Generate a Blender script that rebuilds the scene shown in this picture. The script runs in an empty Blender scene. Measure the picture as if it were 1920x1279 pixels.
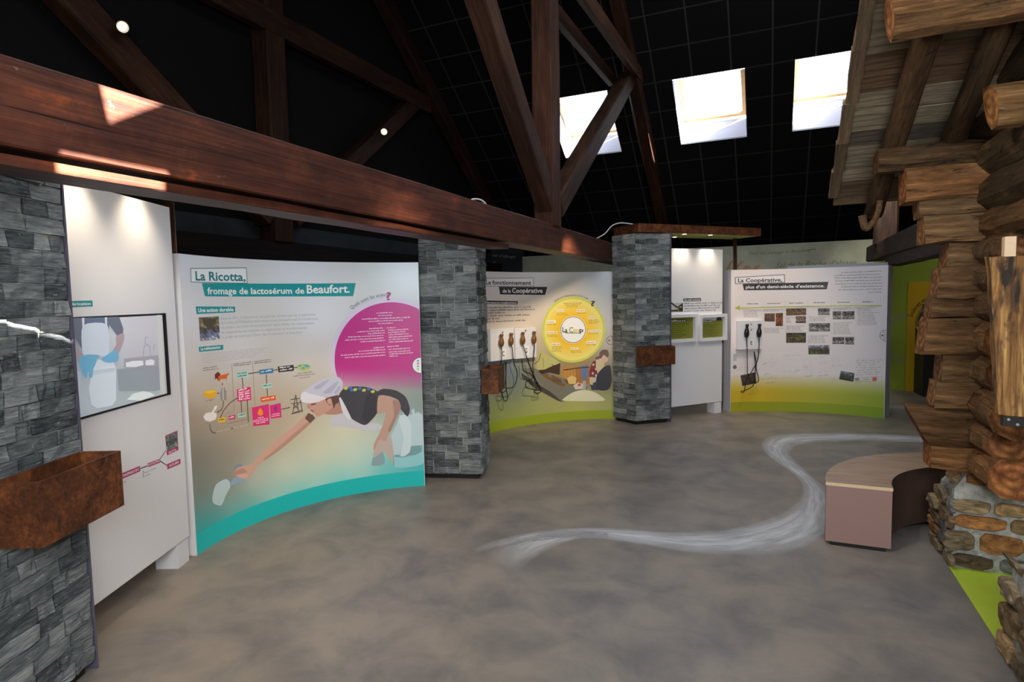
import bpy, bmesh, math, random
from mathutils import Vector, Matrix
from mathutils.geometry import tessellate_polygon

# ---------------------------------------------------------------- camera, world, lights, exposure
S = bpy.context.scene
COL = S.collection
R = math.radians
CAM = Vector((0.0, 0.0, 1.75))
FPX, PITCH, ROLL, YAW, CX, CY = 1108.0, R(4.19), R(1.12), R(23.8), 960.0, 639.5

def _axes():
    f = Vector((0, math.cos(PITCH), -math.sin(PITCH)))
    r0 = Vector((1, 0, 0)); u0 = r0.cross(f)
    r = r0 * math.cos(ROLL) - u0 * math.sin(ROLL)
    u = r.cross(f)
    m = Matrix.Rotation(YAW, 3, 'Z')
    return m @ f, m @ r, m @ u
FW, RI, UP = _axes()

cd = bpy.data.cameras.new('camera'); cam = bpy.data.objects.new('camera', cd); COL.objects.link(cam)
cam.matrix_world = Matrix((( RI.x, UP.x, -FW.x, CAM.x), (RI.y, UP.y, -FW.y, CAM.y), (RI.z, UP.z, -FW.z, CAM.z), (0, 0, 0, 1)))
cd.sensor_width = 36; cd.lens = 36 * FPX / 1920; cd.clip_start = 0.05; cd.clip_end = 4000
S.camera = cam

W = bpy.data.worlds.new('world'); S.world = W; W.use_nodes = True
nt = W.node_tree; nt.nodes.clear()
sky = nt.nodes.new('ShaderNodeTexSky'); sky.sky_type = 'NISHITA'; sky.sun_disc = False
sky.sun_elevation = R(35); sky.sun_rotation = R(97); sky.air_density = 1.0; sky.dust_density = 3.0
bg = nt.nodes.new('ShaderNodeBackground'); bg.inputs[1].default_value = 1.5
wo = nt.nodes.new('ShaderNodeOutputWorld')
nt.links.new(sky.outputs[0], bg.inputs[0]); nt.links.new(bg.outputs[0], wo.inputs[0])

def lamp(name, kind, loc, energy, color=(1, 1, 1), target=None, **kw):
    d = bpy.data.lights.new(name, kind); d.energy = energy; d.color = color
    for k, v in kw.items(): setattr(d, k, v)
    o = bpy.data.objects.new(name, d); COL.objects.link(o); o.location = loc
    if target is not None:
        o.rotation_euler = (Vector(target) - Vector(loc)).to_track_quat('-Z', 'Y').to_euler()
    return o
SUN = Vector((1, -0.118, 0.71)).normalized()
lamp('sun', 'SUN', (20, -2, 15), 115, (1.0, 0.95, 0.86), target=Vector((20, -2, 15)) - SUN, angle=R(0.4))
# added area lamps: soft fill standing in for daylight from unseen parts
lamp('fill_rear_slope', 'AREA', (-0.4, 3.2, 5.4), 125, (0.93, 0.96, 1.0), target=(-0.9, 4.6, 0), shape='RECTANGLE', size=4.5, size_y=2.0)
lamp('fill_behind_camera', 'AREA', (0.5, -0.8, 2.4), 178, (0.95, 0.97, 1.0), target=(-1.5, 5, 0.7), shape='RECTANGLE', size=2.6, size_y=1.2)
lamp('fill_far', 'AREA', (0.6, 7.2, 6.2), 52, (0.95, 0.97, 1.0), target=(0.2, 9.0, 0), shape='RECTANGLE', size=3.5, size_y=1.6)
WARM = (1.0, 0.80, 0.56)
lamp('gallery_spot', 'SPOT', (-1.5, 2.9, 2.6), 50, WARM, target=(-3.45, 3.9, 0.75), spot_size=R(60), spot_blend=0.9, shadow_soft_size=0.06)
lamp('gallery_spot', 'SPOT', (-1.75, 6.1, 2.5), 135, WARM, target=(-2.85, 7.45, 1.05), spot_size=R(70), spot_blend=0.9, shadow_soft_size=0.05)
lamp('floor_wash', 'SPOT', (-1.9, 2.3, 2.15), 42, (1.0, .74, .45), target=(-2.75, 3.1, 0), spot_size=R(105), spot_blend=1.0, shadow_soft_size=0.1)
lamp('gallery_spot', 'SPOT', (0.2, 7.6, 3.6), 95, WARM, target=(-0.1, 9.4, 1.1), spot_size=R(58), spot_blend=0.9, shadow_soft_size=0.05)
lamp('gallery_spot', 'SPOT', (-0.9, 2.4, 3.6), 115, (1.0, 0.92, 0.8), target=(1.0, 4.4, 1.5), spot_size=R(62), spot_blend=0.8, shadow_soft_size=0.08)
lamp('gallery_spot', 'SPOT', (1.2, 9.6, 3.4), 150, (1, 0.93, 0.8), target=(2.4, 12.1, 1.2), spot_size=R(75), spot_blend=0.9, shadow_soft_size=0.08)

S.view_settings.view_transform = 'Standard'; S.view_settings.look = 'None'
S.view_settings.exposure = 0.0; S.view_settings.gamma = 1.0
S.view_settings.use_curve_mapping = False
S.cycles.use_denoising = True
S.cycles.max_bounces = 8; S.cycles.diffuse_bounces = 4; S.cycles.glossy_bounces = 3
S.cycles.transparent_max_bounces = 12
S.cycles.caustics_reflective = False; S.cycles.caustics_refractive = False
S.cycles.sample_clamp_indirect = 6.0

# ---------------------------------------------------------------- measuring helpers
def ray(x, y): return FW + RI * ((x - CX) / FPX) - UP * ((y - CY) / FPX)
def at(x, y, axis, val):                       # point of the photograph on the plane axis = val
    d = ray(x, y); return CAM + d * ((val - CAM[axis]) / d[axis])
def on_plane(x, y, p0, n):
    d = ray(x, y); return CAM + d * ((p0 - CAM).dot(n) / d.dot(n))
def px(p):
    d = p - CAM; z = d.dot(FW); return CX + FPX * d.dot(RI) / z, CY - FPX * d.dot(UP) / z
TP = math.tan(R(36.5))
def roof_z(y): return 3.25 + TP * (12.6 - y)

# ---------------------------------------------------------------- materials
def lin(c):
    return tuple((v / 12.92 if v <= 0.04045 else ((v + 0.055) / 1.055) ** 2.4) for v in c)
def rgb(r, g, b): return lin((r / 255, g / 255, b / 255)) + (1.0,)

class Mat:
    def __init__(s, name, rough=0.6, metal=0.0, spec=0.4):
        s.m = bpy.data.materials.new(name); s.m.use_nodes = True
        s.t = s.m.node_tree; s.b = s.t.nodes['Principled BSDF']
        s.b.inputs['Roughness'].default_value = rough; s.b.inputs['Metallic'].default_value = metal
        s.b.inputs['Specular IOR Level'].default_value = spec
    def n(s, kind, **kw):
        nd = s.t.nodes.new(kind)
        for k, v in kw.items():
            if k.startswith('_'): setattr(nd, k[1:], v)
            else: nd.inputs[k.replace('__', ' ')].default_value = v
        return nd
    def l(s, a, b): s.t.links.new(a, b)
    def coords(s, kind='Object', scale=(1, 1, 1)):
        tc = s.n('ShaderNodeTexCoord'); mp = s.n('ShaderNodeMapping'); mp.inputs['Scale'].default_value = scale
        s.l(tc.outputs[kind], mp.inputs['Vector']); return mp.outputs[0]
    def world(s, scale=(1, 1, 1)):
        g = s.n('ShaderNodeNewGeometry'); mp = s.n('ShaderNodeMapping'); mp.inputs['Scale'].default_value = scale
        s.l(g.outputs['Position'], mp.inputs['Vector']); return mp.outputs[0]
    def noise(s, vec, scale=5, detail=4, rough=0.6, dist=0.0):
        nd = s.n('ShaderNodeTexNoise', Scale=scale, Detail=detail, Roughness=rough, Distortion=dist)
        s.l(vec, nd.inputs['Vector']); return nd.outputs['Fac']
    def ramp(s, fac, stops):
        nd = s.n('ShaderNodeValToRGB'); cr = nd.color_ramp
        while len(cr.elements) < len(stops): cr.elements.new(0.5)
        for e, (p, c) in zip(cr.elements, stops): e.position = p; e.color = c
        s.l(fac, nd.inputs[0]); return nd.outputs[0]
    def mix(s, fac, a, b, mode='MIX'):
        nd = s.n('ShaderNodeMix', _data_type='RGBA', _blend_type=mode)
        for v, i in ((fac, 0), (a, 6), (b, 7)):
            if hasattr(v, 'links'): s.l(v, nd.inputs[i])
            else: nd.inputs[i].default_value = v
        return nd.outputs[2]
    def math(s, op, a, b=0.0):
        nd = s.n('ShaderNodeMath', _operation=op)
        for v, i in ((a, 0), (b, 1)):
            if hasattr(v, 'links'): s.l(v, nd.inputs[i])
            else: nd.inputs[i].default_value = v
        return nd.outputs[0]
    def color(s, c):
        if hasattr(c, 'links'): s.l(c, s.b.inputs['Base Color'])
        else: s.b.inputs['Base Color'].default_value = c
        return s
    def bump(s, h, strength=0.3, dist=0.01):
        nd = s.n('ShaderNodeBump', Strength=strength, Distance=dist)
        s.l(h, nd.inputs['Height']); s.l(nd.outputs[0], s.b.inputs['Normal']); return s
    def objcol(s): return s.n('ShaderNodeObjectInfo').outputs['Color']
    def rnd(s): return s.n('ShaderNodeObjectInfo').outputs['Random']

def plain(name, c, rough=0.6, metal=0.0, spec=0.4, grain=0.0, gscale=60):
    M = Mat(name, rough, metal, spec)
    v = M.world()
    f = M.noise(v, gscale, 3)
    a = tuple(x * (1 - grain) for x in c[:3]) + (1,); b = tuple(min(1, x * (1 + grain)) for x in c[:3]) + (1,)
    M.color(M.ramp(f, [(0.3, a), (0.7, b)])); return M.m

def wood(name, dark, mid, light, rough=0.7, scale=1.0, spec=0.3, bump=0.5, tint=False, grey=None):
    M = Mat(name, rough, 0, spec)
    v = M.coords('Object', (9 * scale, 0.7 * scale, 9 * scale))
    f = M.noise(v, 3.4, 9, 0.74, 0.5)
    v2 = M.coords('Object', (1.6 * scale, 0.5 * scale, 1.6 * scale))
    g = M.noise(v2, 2.2, 4, 0.6, 0.8)
    k = M.math('ADD', M.math('MULTIPLY', f, 0.62), M.math('MULTIPLY', g, 0.38))
    c = M.ramp(k, [(0.34, dark), (0.5, mid), (0.66, light)])
    v3 = M.coords('Object', (40 * scale, 0.9 * scale, 40 * scale))
    cr = M.noise(v3, 1.6, 3, 0.5, 0.2)
    c = M.mix(M.ramp(cr, [(0.26, (.9, .9, .9, 1)), (0.33, (0, 0, 0, 1))]), c, tuple(x * 0.4 for x in dark[:3]) + (1,))
    if grey:
        v4 = M.coords('Object', (5, 1.6, 5)); q = M.noise(v4, 1.9, 5, 0.7, 1.0)
        c = M.mix(M.ramp(q, [(0.44, (0, 0, 0, 1)), (0.6, (.75, .75, .75, 1))]), c, grey)
        v5 = M.coords('Object', (3, 1.1, 3)); q = M.noise(v5, 2.7, 6, 0.75, 1.4)
        c = M.mix(M.ramp(q, [(0.56, (0, 0, 0, 1)), (0.66, (.8, .8, .8, 1))]), c, tuple(x * 0.35 for x in dark[:3]) + (1,))
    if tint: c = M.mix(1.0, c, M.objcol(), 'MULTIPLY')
    M.color(c); M.bump(M.math('ADD', f, M.math('MULTIPLY', cr, 0.6)), bump, 0.012)
    return M.m

M_LOG = wood('weathered log wood', rgb(48, 38, 29), rgb(112, 90, 68), rgb(172, 142, 110), 0.85, 1.7, 0.15, 1.0, tint=True, grey=rgb(104, 92, 76))
M_TRUSS = wood('brown truss timber', rgb(24, 15, 11), rgb(50, 33, 24), rgb(76, 53, 39), 0.7, 1.0, 0.2, 0.5, tint=True)
M_PLANK = wood('roof plank wood', rgb(72, 64, 54), rgb(140, 128, 110), rgb(178, 168, 148), 0.85, 1.4, 0.2, 0.7, tint=True)

def m_endgrain():
    M = Mat('cut log end', 0.85, 0, 0.2)
    v = M.coords('Object', (1, 0.2, 1))
    wv = M.n('ShaderNodeTexWave', _wave_type='RINGS', _rings_direction='Y', Scale=6, Distortion=5, Detail=3)
    M.l(v, wv.inputs['Vector'])
    f = M.noise(v, 14, 4)
    c = M.ramp(wv.outputs['Fac'], [(0.0, rgb(108, 80, 56)), (1.0, rgb(154, 116, 80))])
    c = M.mix(M.ramp(f, [(0.35, (0, 0, 0, 1)), (0.62, (1, 1, 1, 1))]), rgb(70, 42, 26), c)
    M.color(M.mix(1.0, c, M.objcol(), 'MULTIPLY')); M.bump(f, 0.6, 0.01); return M.m
M_END = m_endgrain()

def m_beam():
    M = Mat('varnished red-brown beam', 0.5, 0, 0.25)
    v = M.coords('Object', (7, 0.45, 7)); f = M.noise(v, 2.6, 6, 0.65, 0.5)
    v2 = M.coords('Object', (2, 1.4, 2)); g = M.noise(v2, 2.4, 5, 0.7, 0.6)
    k = M.math('ADD', M.math('MULTIPLY', f, 0.5), M.math('MULTIPLY', g, 0.5))
    c = M.ramp(k, [(0.3, rgb(28, 14, 10)), (0.48, rgb(64, 33, 23)), (0.60, rgb(88, 47, 31)), (0.74, rgb(172, 84, 38))])
    v3 = M.coords('Object', (1.5, 6, 9)); sc = M.noise(v3, 2.2, 3, 0.6, 1.5)
    c = M.mix(M.ramp(sc, [(0.70, (0, 0, 0, 1)), (0.76, (0.5, 0.5, 0.5, 1))]), c, rgb(150, 128, 112))
    v4 = M.coords('Object', (60, 1.0, 60)); cr = M.noise(v4, 1.2, 2)
    c = M.mix(M.ramp(cr, [(0.27, (1, 1, 1, 1)), (0.33, (0, 0, 0, 1))]), c, rgb(30, 14, 10))
    M.color(c); M.bump(M.math('ADD', f, cr), 0.35, 0.008); return M.m
M_BEAM = m_beam()

def m_rust():
    M = Mat('rusted steel sheet', 0.62, 0.25, 0.4)
    v = M.world(); f = M.noise(v, 9, 8, 0.72, 0.6); g = M.noise(v, 60, 4, 0.7)
    k = M.math('ADD', M.math('MULTIPLY', f, 0.7), M.math('MULTIPLY', g, 0.3))
    M.color(M.ramp(k, [(0.36, rgb(50, 27, 17)), (0.5, rgb(98, 56, 31)), (0.64, rgb(146, 86, 46))]))
    M.bump(g, 0.15, 0.004); return M.m
M_RUST = m_rust()

def m_slate():
    M = Mat('split slate stone', 0.72, 0, 0.35)
    v = M.world((7, 7, 52)); f = M.noise(v, 1.4, 6, 0.7, 0.4)
    v2 = M.world((3, 3, 9)); g = M.noise(v2, 2.0, 4, 0.6)
    k = M.math('ADD', M.math('MULTIPLY', f, 0.55), M.math('ADD', M.math('MULTIPLY', g, 0.25), M.math('MULTIPLY', M.rnd(), 0.22)))
    c = M.ramp(k, [(0.34, rgb(58, 63, 66)), (0.48, rgb(108, 116, 118)), (0.6, rgb(152, 158, 158)), (0.74, rgb(198, 200, 195))])
    v3 = M.world((4, 4, 14)); q = M.noise(v3, 3.5, 5, 0.75, 1.6)
    c = M.mix(M.ramp(q, [(0.58, (0, 0, 0, 1)), (0.66, (.55, .55, .55, 1))]), c, rgb(204, 206, 198))
    M.color(c); M.bump(f, 1.0, 0.02); return M.m
M_SLATE = m_slate()
M_GROUT = plain('pale stone joint', rgb(178, 178, 168), 0.9, grain=0.25, gscale=40)

def m_fieldstone():
    M = Mat('field stone', 0.85, 0, 0.25)
    v = M.world((5, 5, 9)); f = M.noise(v, 2.2, 7, 0.7, 0.8)
    c = M.ramp(f, [(0.32, (0.28, 0.26, 0.25, 1)), (0.52, (0.85, 0.83, 0.8, 1)), (0.7, (1.5, 1.45, 1.35, 1))])
    M.color(M.mix(1.0, M.objcol(), c, 'MULTIPLY')); M.bump(f, 1.0, 0.03); return M.m
M_FIELD = m_fieldstone()
def m_mortar():
    M = Mat('lime mortar', 0.95, 0, 0.15)
    v = M.world(); f = M.noise(v, 24, 6, 0.7); g = M.noise(v, 5, 4)
    k = M.math('ADD', M.math('MULTIPLY', f, .6), M.math('MULTIPLY', g, .4))
    M.color(M.ramp(k, [(0.35, rgb(128, 128, 120)), (0.6, rgb(196, 198, 190))])); M.bump(f, 0.9, 0.02); return M.m
M_MORTAR = m_mortar()

def m_floor():
    M = Mat('mottled resin concrete floor', 0.42, 0, 0.35)
    v = M.world(); f = M.noise(v, 2.6, 6, 0.62, 0.35); g = M.noise(v, 420, 2, 0.5); h = M.noise(v, 0.5, 3, 0.5)
    c = M.ramp(f, [(0.33, rgb(78, 79, 84)), (0.47, rgb(116, 111, 106)), (0.62, rgb(146, 135, 123))])
    c2 = M.ramp(h, [(0.35, rgb(102, 103, 108)), (0.65, rgb(130, 114, 96))])
    c = M.mix(0.4, c, c2)
    c = M.mix(M.math('MULTIPLY', g, 0.22), c, rgb(170, 160, 148))
    M.color(c); M.bump(g, 0.08, 0.002); return M.m
M_FLOOR = m_floor()

M_WHITE = plain('white lacquer', rgb(236, 236, 240), 0.38, grain=0.012, gscale=3)
M_REVEAL = plain('painted window reveal', rgb(176, 176, 184), 0.6, grain=0.02)
M_TILE = plain('black acoustic tile', rgb(20, 20, 20), 0.9, grain=0.25, gscale=150, spec=0.15)
M_GRID = plain('dark grey ceiling grid', rgb(66, 68, 64), 0.8, grain=0.1, spec=0.2)
M_BLACKWALL = plain('near-black wall paint', rgb(52, 57, 61), 0.85, grain=0.18, gscale=4, spec=0.2)
M_GREYWALL = plain('grey-green plaster', rgb(174, 176, 154), 0.85, grain=0.14, gscale=3.5, spec=0.2)
M_LIME = plain('lime green paint', rgb(158, 178, 58), 0.7, grain=0.06, gscale=3)
M_LIMEFLOOR = plain('lime green floor paint', rgb(188, 214, 66), 0.45, grain=0.05, gscale=5)
M_YELLOW = plain('mustard yellow board', rgb(214, 172, 12), 0.5, grain=0.03)
M_YELLOW2 = plain('bright yellow lid', rgb(246, 214, 10), 0.5, grain=0.02)
M_BLACK = plain('black lacquer', rgb(30, 28, 24), 0.5, grain=0.1)
M_RUBBER = plain('black rubber', rgb(18, 18, 18), 0.6, grain=0.1)
M_HANDSET = plain('glossy black plastic', rgb(34, 32, 30), 0.25, spec=0.6, grain=0.1)
M_BRONZE = plain('bronze painted plastic', rgb(140, 100, 56), 0.3, 0.4, spec=0.6, grain=0.2)
M_STEEL = plain('dark brown steel tube', rgb(78, 48, 32), 0.35, 0.2, grain=0.1)
M_TRIM = plain('grey aluminium trim', rgb(108, 104, 122), 0.4, 0.3, grain=0.03)
M_GREYFRAME = plain('grey metal frame', rgb(150, 156, 160), 0.45, 0.2, grain=0.03)
M_LILAC = plain('pale grey edge', rgb(206, 204, 214), 0.5, grain=0.02)
M_SOFFIT = plain('pale soffit with lime bounce', rgb(196, 206, 120), 0.6, grain=0.04)  # lime tint painted in for green light bounced onto the pale soffit
M_CABLE = plain('white cable', rgb(222, 222, 220), 0.4, grain=0.02)
M_ASH = plain('light sash wood', rgb(214, 168, 112), 0.45, grain=0.1, gscale=20)
M_HILL = plain('hillside grass and wood', rgb(176, 186, 176), 0.9, grain=0.4, gscale=0.03)
M_LAMINATE = None
def m_lam():
    M = Mat('grey-brown wood laminate', 0.45, 0, 0.4)
    v = M.coords('Object', (1.2, 9, 1)); f = M.noise(v, 3, 5, 0.6, 0.3)
    M.color(M.ramp(f, [(0.35, rgb(146, 122, 102)), (0.65, rgb(176, 150, 126))])); return M.m
M_LAMINATE = m_lam()
M_MAUVE = plain('mauve-brown laminate', rgb(152, 122, 114), 0.5, grain=0.06, gscale=200)
M_DARKLAM = plain('dark brown laminate', rgb(84, 64, 56), 0.4, grain=0.15, gscale=8)
M_PLY = plain('pale plywood edge', rgb(222, 194, 156), 0.5, grain=0.05)
def emit(name, c, k):
    M = Mat(name); M.b.inputs['Emission Color'].default_value = c; M.b.inputs['Emission Strength'].default_value = k
    M.color(c); return M.m
M_LAMP = emit('lit lamp glass', (1.0, 0.8, 0.5, 1), 22)
def m_glass():
    m = bpy.data.materials.new('window glass'); m.use_nodes = True; t = m.node_tree; t.nodes.clear()
    o = t.nodes.new('ShaderNodeOutputMaterial'); a = t.nodes.new('ShaderNodeBsdfTransparent'); g = t.nodes.new('ShaderNodeBsdfGlossy')
    x = t.nodes.new('ShaderNodeMixShader'); g.inputs['Roughness'].default_value = 0.02; x.inputs[0].default_value = 0.07
    a.inputs[0].default_value = (0.93, 0.96, 0.95, 1)
    t.links.new(a.outputs[0], x.inputs[1]); t.links.new(g.outputs[0], x.inputs[2]); t.links.new(x.outputs[0], o.inputs[0])
    return m
M_GLASS = m_glass()
def m_print(name, rough, em=0.0):
    M = Mat(name, rough, 0, 0.4); a = M.n('ShaderNodeVertexColor', _layer_name='Col')
    v = M.world(); f = M.noise(v, 300, 2)
    c = M.mix(0.04, a.outputs[0], M.ramp(f, [(0, (0, 0, 0, 1)), (1, (1, 1, 1, 1))]))
    M.color(c)
    if em:
        M.l(c, M.b.inputs['Emission Color']); M.b.inputs['Emission Strength'].default_value = em
    return M.m
M_PRINT = m_print('printed sheet', 0.4)
M_SCREEN = m_print('video screen picture', 0.15, 0.22)
def m_swirl():
    M = Mat('white floor paint swirl', 0.5)
    uv = M.n('ShaderNodeUVMap', _uv_map='UVMap'); sx = M.n('ShaderNodeSeparateXYZ'); M.l(uv.outputs[0], sx.inputs[0])
    mp = M.n('ShaderNodeMapping'); mp.inputs['Scale'].default_value = (2.2, 7, 1); M.l(uv.outputs[0], mp.inputs['Vector'])
    f = M.noise(mp.outputs[0], 1.3, 5, 0.6, 0.5)
    edge = M.math('MULTIPLY', M.math('MULTIPLY', sx.outputs[1], M.math('SUBTRACT', 1.0, sx.outputs[1])), 4.0)
    edge = M.math('POWER', edge, 1.1)
    k = M.ramp(M.math('MULTIPLY', edge, M.math('ADD', M.math('MULTIPLY', f, 1.35), 0.02)), [(0.08, (0, 0, 0, 1)), (0.42, (.36, .36, .36, 1)), (0.95, (.85, .85, .85, 1))])
    va = M.n('ShaderNodeVertexColor', _layer_name='Col')
    al = M.mix(1.0, k, va.outputs[0], 'MULTIPLY')
    M.color(rgb(222, 224, 228)); M.l(al, M.b.inputs['Alpha']); return M.m
M_SWIRL = m_swirl()

# ---------------------------------------------------------------- mesh helpers
class MB:
    def __init__(s): s.v = []; s.f = []; s.mi = []
    def add(s, vs, fs, mi=0):
        o = len(s.v); s.v += [tuple(p) for p in vs]
        for f in fs: s.f.append([i + o for i in f]); s.mi.append(mi)
        return s
    def box(s, a, b, mi=0, m=None):
        x0, y0, z0 = a; x1, y1, z1 = b
        vs = [Vector(p) for p in ((x0, y0, z0), (x1, y0, z0), (x1, y1, z0), (x0, y1, z0), (x0, y0, z1), (x1, y0, z1), (x1, y1, z1), (x0, y1, z1))]
        if m: vs = [m @ p for p in vs]
        return s.add(vs, [(0, 3, 2, 1), (4, 5, 6, 7), (0, 1, 5, 4), (1, 2, 6, 5), (2, 3, 7, 6), (3, 0, 4, 7)], mi)
    def prism(s, poly, z0, z1, mi=0, mtop=None):
        n = len(poly); vs = [(x, y, z0) for x, y in poly] + [(x, y, z1) for x, y in poly]
        s.add(vs, [tuple(range(n))[::-1]], mi); o = len(s.v) - 2 * n
        s.f.append([o + n + i for i in range(n)]); s.mi.append(mi if mtop is None else mtop)
        for i in range(n):
            j = (i + 1) % n; s.f.append([o + i, o + j, o + n + j, o + n + i]); s.mi.append(mi)
        return s
    def tube(s, pts, r, seg=8, mi=0, cap=True):
        pts = [Vector(p) for p in pts]; rings = []
        rr = r if isinstance(r, (list, tuple)) else [r] * len(pts)
        for i, p in enumerate(pts):
            d = (pts[min(i + 1, len(pts) - 1)] - pts[max(i - 1, 0)]).normalized()
            a = d.cross(Vector((0.13, 0.21, 0.97)))
            if a.length < 1e-3: a = d.cross(Vector((1, 0, 0)))
            a.normalize(); b = d.cross(a)
            rings.append([p + (a * math.cos(t * 2 * math.pi / seg) + b * math.sin(t * 2 * math.pi / seg)) * rr[i] for t in range(seg)])
        vs = [v for q in rings for v in q]; fs = []
        for i in range(len(pts) - 1):
            for t in range(seg):
                u = (t + 1) % seg; fs.append((i * seg + t, i * seg + u, (i + 1) * seg + u, (i + 1) * seg + t))
        if cap: fs += [tuple(range(seg))[::-1], tuple((len(pts) - 1) * seg + t for t in range(seg))]
        return s.add(vs, fs, mi)
    def lathe(s, prof, c, axis=Vector((0, 0, 1)), seg=16, mi=0):
        axis = Vector(axis).normalized(); a = axis.orthogonal().normalized(); b = axis.cross(a); c = Vector(c)
        vs = []; fs = []
        for r, h in prof:
            for t in range(seg):
                an = t * 2 * math.pi / seg; vs.append(c + axis * h + (a * math.cos(an) + b * math.sin(an)) * r)
        for i in range(len(prof) - 1):
            for t in range(seg):
                u = (t + 1) % seg; fs.append((i * seg + t, i * seg + u, (i + 1) * seg + u, (i + 1) * seg + t))
        fs += [tuple(range(seg))[::-1], tuple((len(prof) - 1) * seg + t for t in range(seg))]
        return s.add(vs, fs, mi)
    def mesh(s, name, mats, smooth=False):
        me = bpy.data.meshes.new(name); me.from_pydata(s.v, [], s.f)
        for m in (mats if isinstance(mats, (list, tuple)) else [mats]): me.materials.append(m)
        me.polygons.foreach_set('material_index', s.mi)
        me.update()
        bm = bmesh.new(); bm.from_mesh(me); bmesh.ops.recalc_face_normals(bm, faces=bm.faces); bm.to_mesh(me); bm.free()
        if smooth: me.shade_smooth()
        return me
    def obj(s, name, mats, parent=None, smooth=False, bevel=0.0, **kw):
        me = s.mesh(name, mats, smooth)
        if bevel:
            bm = bmesh.new(); bm.from_mesh(me)
            es = [e for e in bm.edges if len(e.link_faces) == 2 and e.calc_face_angle() > 0.6]
            bmesh.ops.bevel(bm, geom=es, offset=bevel, segments=2, affect='EDGES', profile=0.5)
            bm.to_mesh(me); bm.free()
        return put(name, me, parent, **kw)

def put(name, me, parent=None, label=None, cat=None, group=None, kind=None, color=None, loc=None):
    o = bpy.data.objects.new(name, me); COL.objects.link(o)
    if loc is not None: o.location = loc
    if parent is not None:
        o.parent = parent; o.matrix_parent_inverse = Matrix.Translation(-parent.location) if parent.type == 'EMPTY' or parent.location.length else Matrix()
    tag(o, label, cat, group, kind)
    if color: o.color = tuple(color[:3]) + (1,)
    return o
def tag(o, label=None, cat=None, group=None, kind=None):
    if label: o['label'] = label
    if cat: o['category'] = cat
    if group: o['group'] = group
    if kind: o['kind'] = kind
    return o
def thing(name, label, cat, loc=(0, 0, 0), group=None):
    o = bpy.data.objects.new(name, None); COL.objects.link(o); o.location = loc; o.empty_display_size = 0.1
    return tag(o, label, cat, group)
def struct(name, mb, mats, parent=None): return mb.obj(name, mats, parent, kind='structure')

def frame_along(p0, p1, up=Vector((0, 0, 1))):
    d = (p1 - p0); L = d.length; y = d / L
    x = y.cross(up); x = x.normalized() if x.length > 1e-4 else Vector((1, 0, 0)); z = x.cross(y)
    return Matrix(((x.x, y.x, z.x, p0.x), (x.y, y.y, z.y, p0.y), (x.z, y.z, z.z, p0.z), (0, 0, 0, 1))), L

def stick_mesh(name, L, w, h, seed, mats, jit=0.006, ch=0.2, n=6, seg=8, round_=False, bow=0.0, taper=1.0, slant0=0.0, slant1=0.0):
    """a log or timber along local Y: chamfered or round section, uneven faces, end grain on both ends"""
    rn = random.Random(seed); vs = []; fs = []; mi = []
    if round_: sec = [(math.cos(2 * math.pi * k / seg) * w / 2, math.sin(2 * math.pi * k / seg) * h / 2) for k in range(seg)]
    else:
        c = ch * min(w, h); a, b = w / 2, h / 2
        sec = [(a, -b + c), (a, b - c), (a - c, b), (-a + c, b), (-a, b - c), (-a, -b + c), (-a + c, -b), (a - c, -b)]
    m = len(sec); ph = rn.random() * 6
    for i in range(n + 1):
        t = i / n; k = 1 + (taper - 1) * t
        bx = bow * math.sin(t * math.pi); bz = bow * 0.6 * math.sin(t * 4 + ph)
        for q, (x, z) in enumerate(sec):
            j = jit * (1 + 0.6 * math.sin(3 * q + 5 * t + ph))
            dy = slant0 * z if i == 0 else (slant1 * z if i == n else 0)
            vs.append((x * k + bx + rn.uniform(-j, j), t * L + dy + rn.uniform(-j, j) * (0.6 if i in (0, n) else 1), z * k + bz + rn.uniform(-j, j)))
    for i in range(n):
        for q in range(m):
            r = (q + 1) % m; fs.append((i * m + q, i * m + r, (i + 1) * m + r, (i + 1) * m + q)); mi.append(0)
    for base, flip in ((0, True), (n * m, False)):
        cidx = len(vs); cx = sum(vs[base + q][0] for q in range(m)) / m; cy = sum(vs[base + q][1] for q in range(m)) / m; cz = sum(vs[base + q][2] for q in range(m)) / m
        vs.append((cx, cy + (-0.006 if flip else 0.006), cz))
        for q in range(m):
            r = (q + 1) % m; fs.append((base + q, base + r, cidx)); mi.append(1)
    b = MB(); b.v = vs; b.f = [list(f) for f in fs]; b.mi = mi
    return b.mesh(name, mats, smooth=round_)
def stick(name, parent, p0, p1, w, h, seed=0, mats=None, color=(1, 1, 1), **kw):
    p0, p1 = Vector(p0), Vector(p1); M, L = frame_along(p0, p1)
    o = put(name, stick_mesh(name, L, w, h, seed, mats or [M_LOG, M_END], **kw), None, color=color)
    o.matrix_world = M
    if parent is not None:
        o.parent = parent; o.matrix_parent_inverse = Matrix.Translation(-parent.location)
    return o

def rect_sub(r, holes):
    out = [r]
    for hx0, hy0, hx1, hy1 in holes:
        nx = []
        for x0, y0, x1, y1 in out:
            ax, ay, bx, by = max(x0, hx0), max(y0, hy0), min(x1, hx1), min(y1, hy1)
            if ax >= bx or ay >= by: nx.append((x0, y0, x1, y1)); continue
            if y0 < ay: nx.append((x0, y0, x1, ay))
            if by < y1: nx.append((x0, by, x1, y1))
            if x0 < ax: nx.append((x0, ay, ax, by))
            if bx < x1: nx.append((bx, ay, x1, by))
        out = nx
    return out

# ================================================================ THE SETTING
XL, XR, YF, YB, YRIDGE = -5.85, 7.0, -1.3, 13.9, 6.0
ZR = roof_z(YRIDGE)
fl = MB(); fl.add([(XL, YF, 0), (XR, YF, 0), (XR, YB, 0), (XL, YB, 0)], [(0, 1, 2, 3)])
floor = struct('floor', fl, M_FLOOR)

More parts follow.
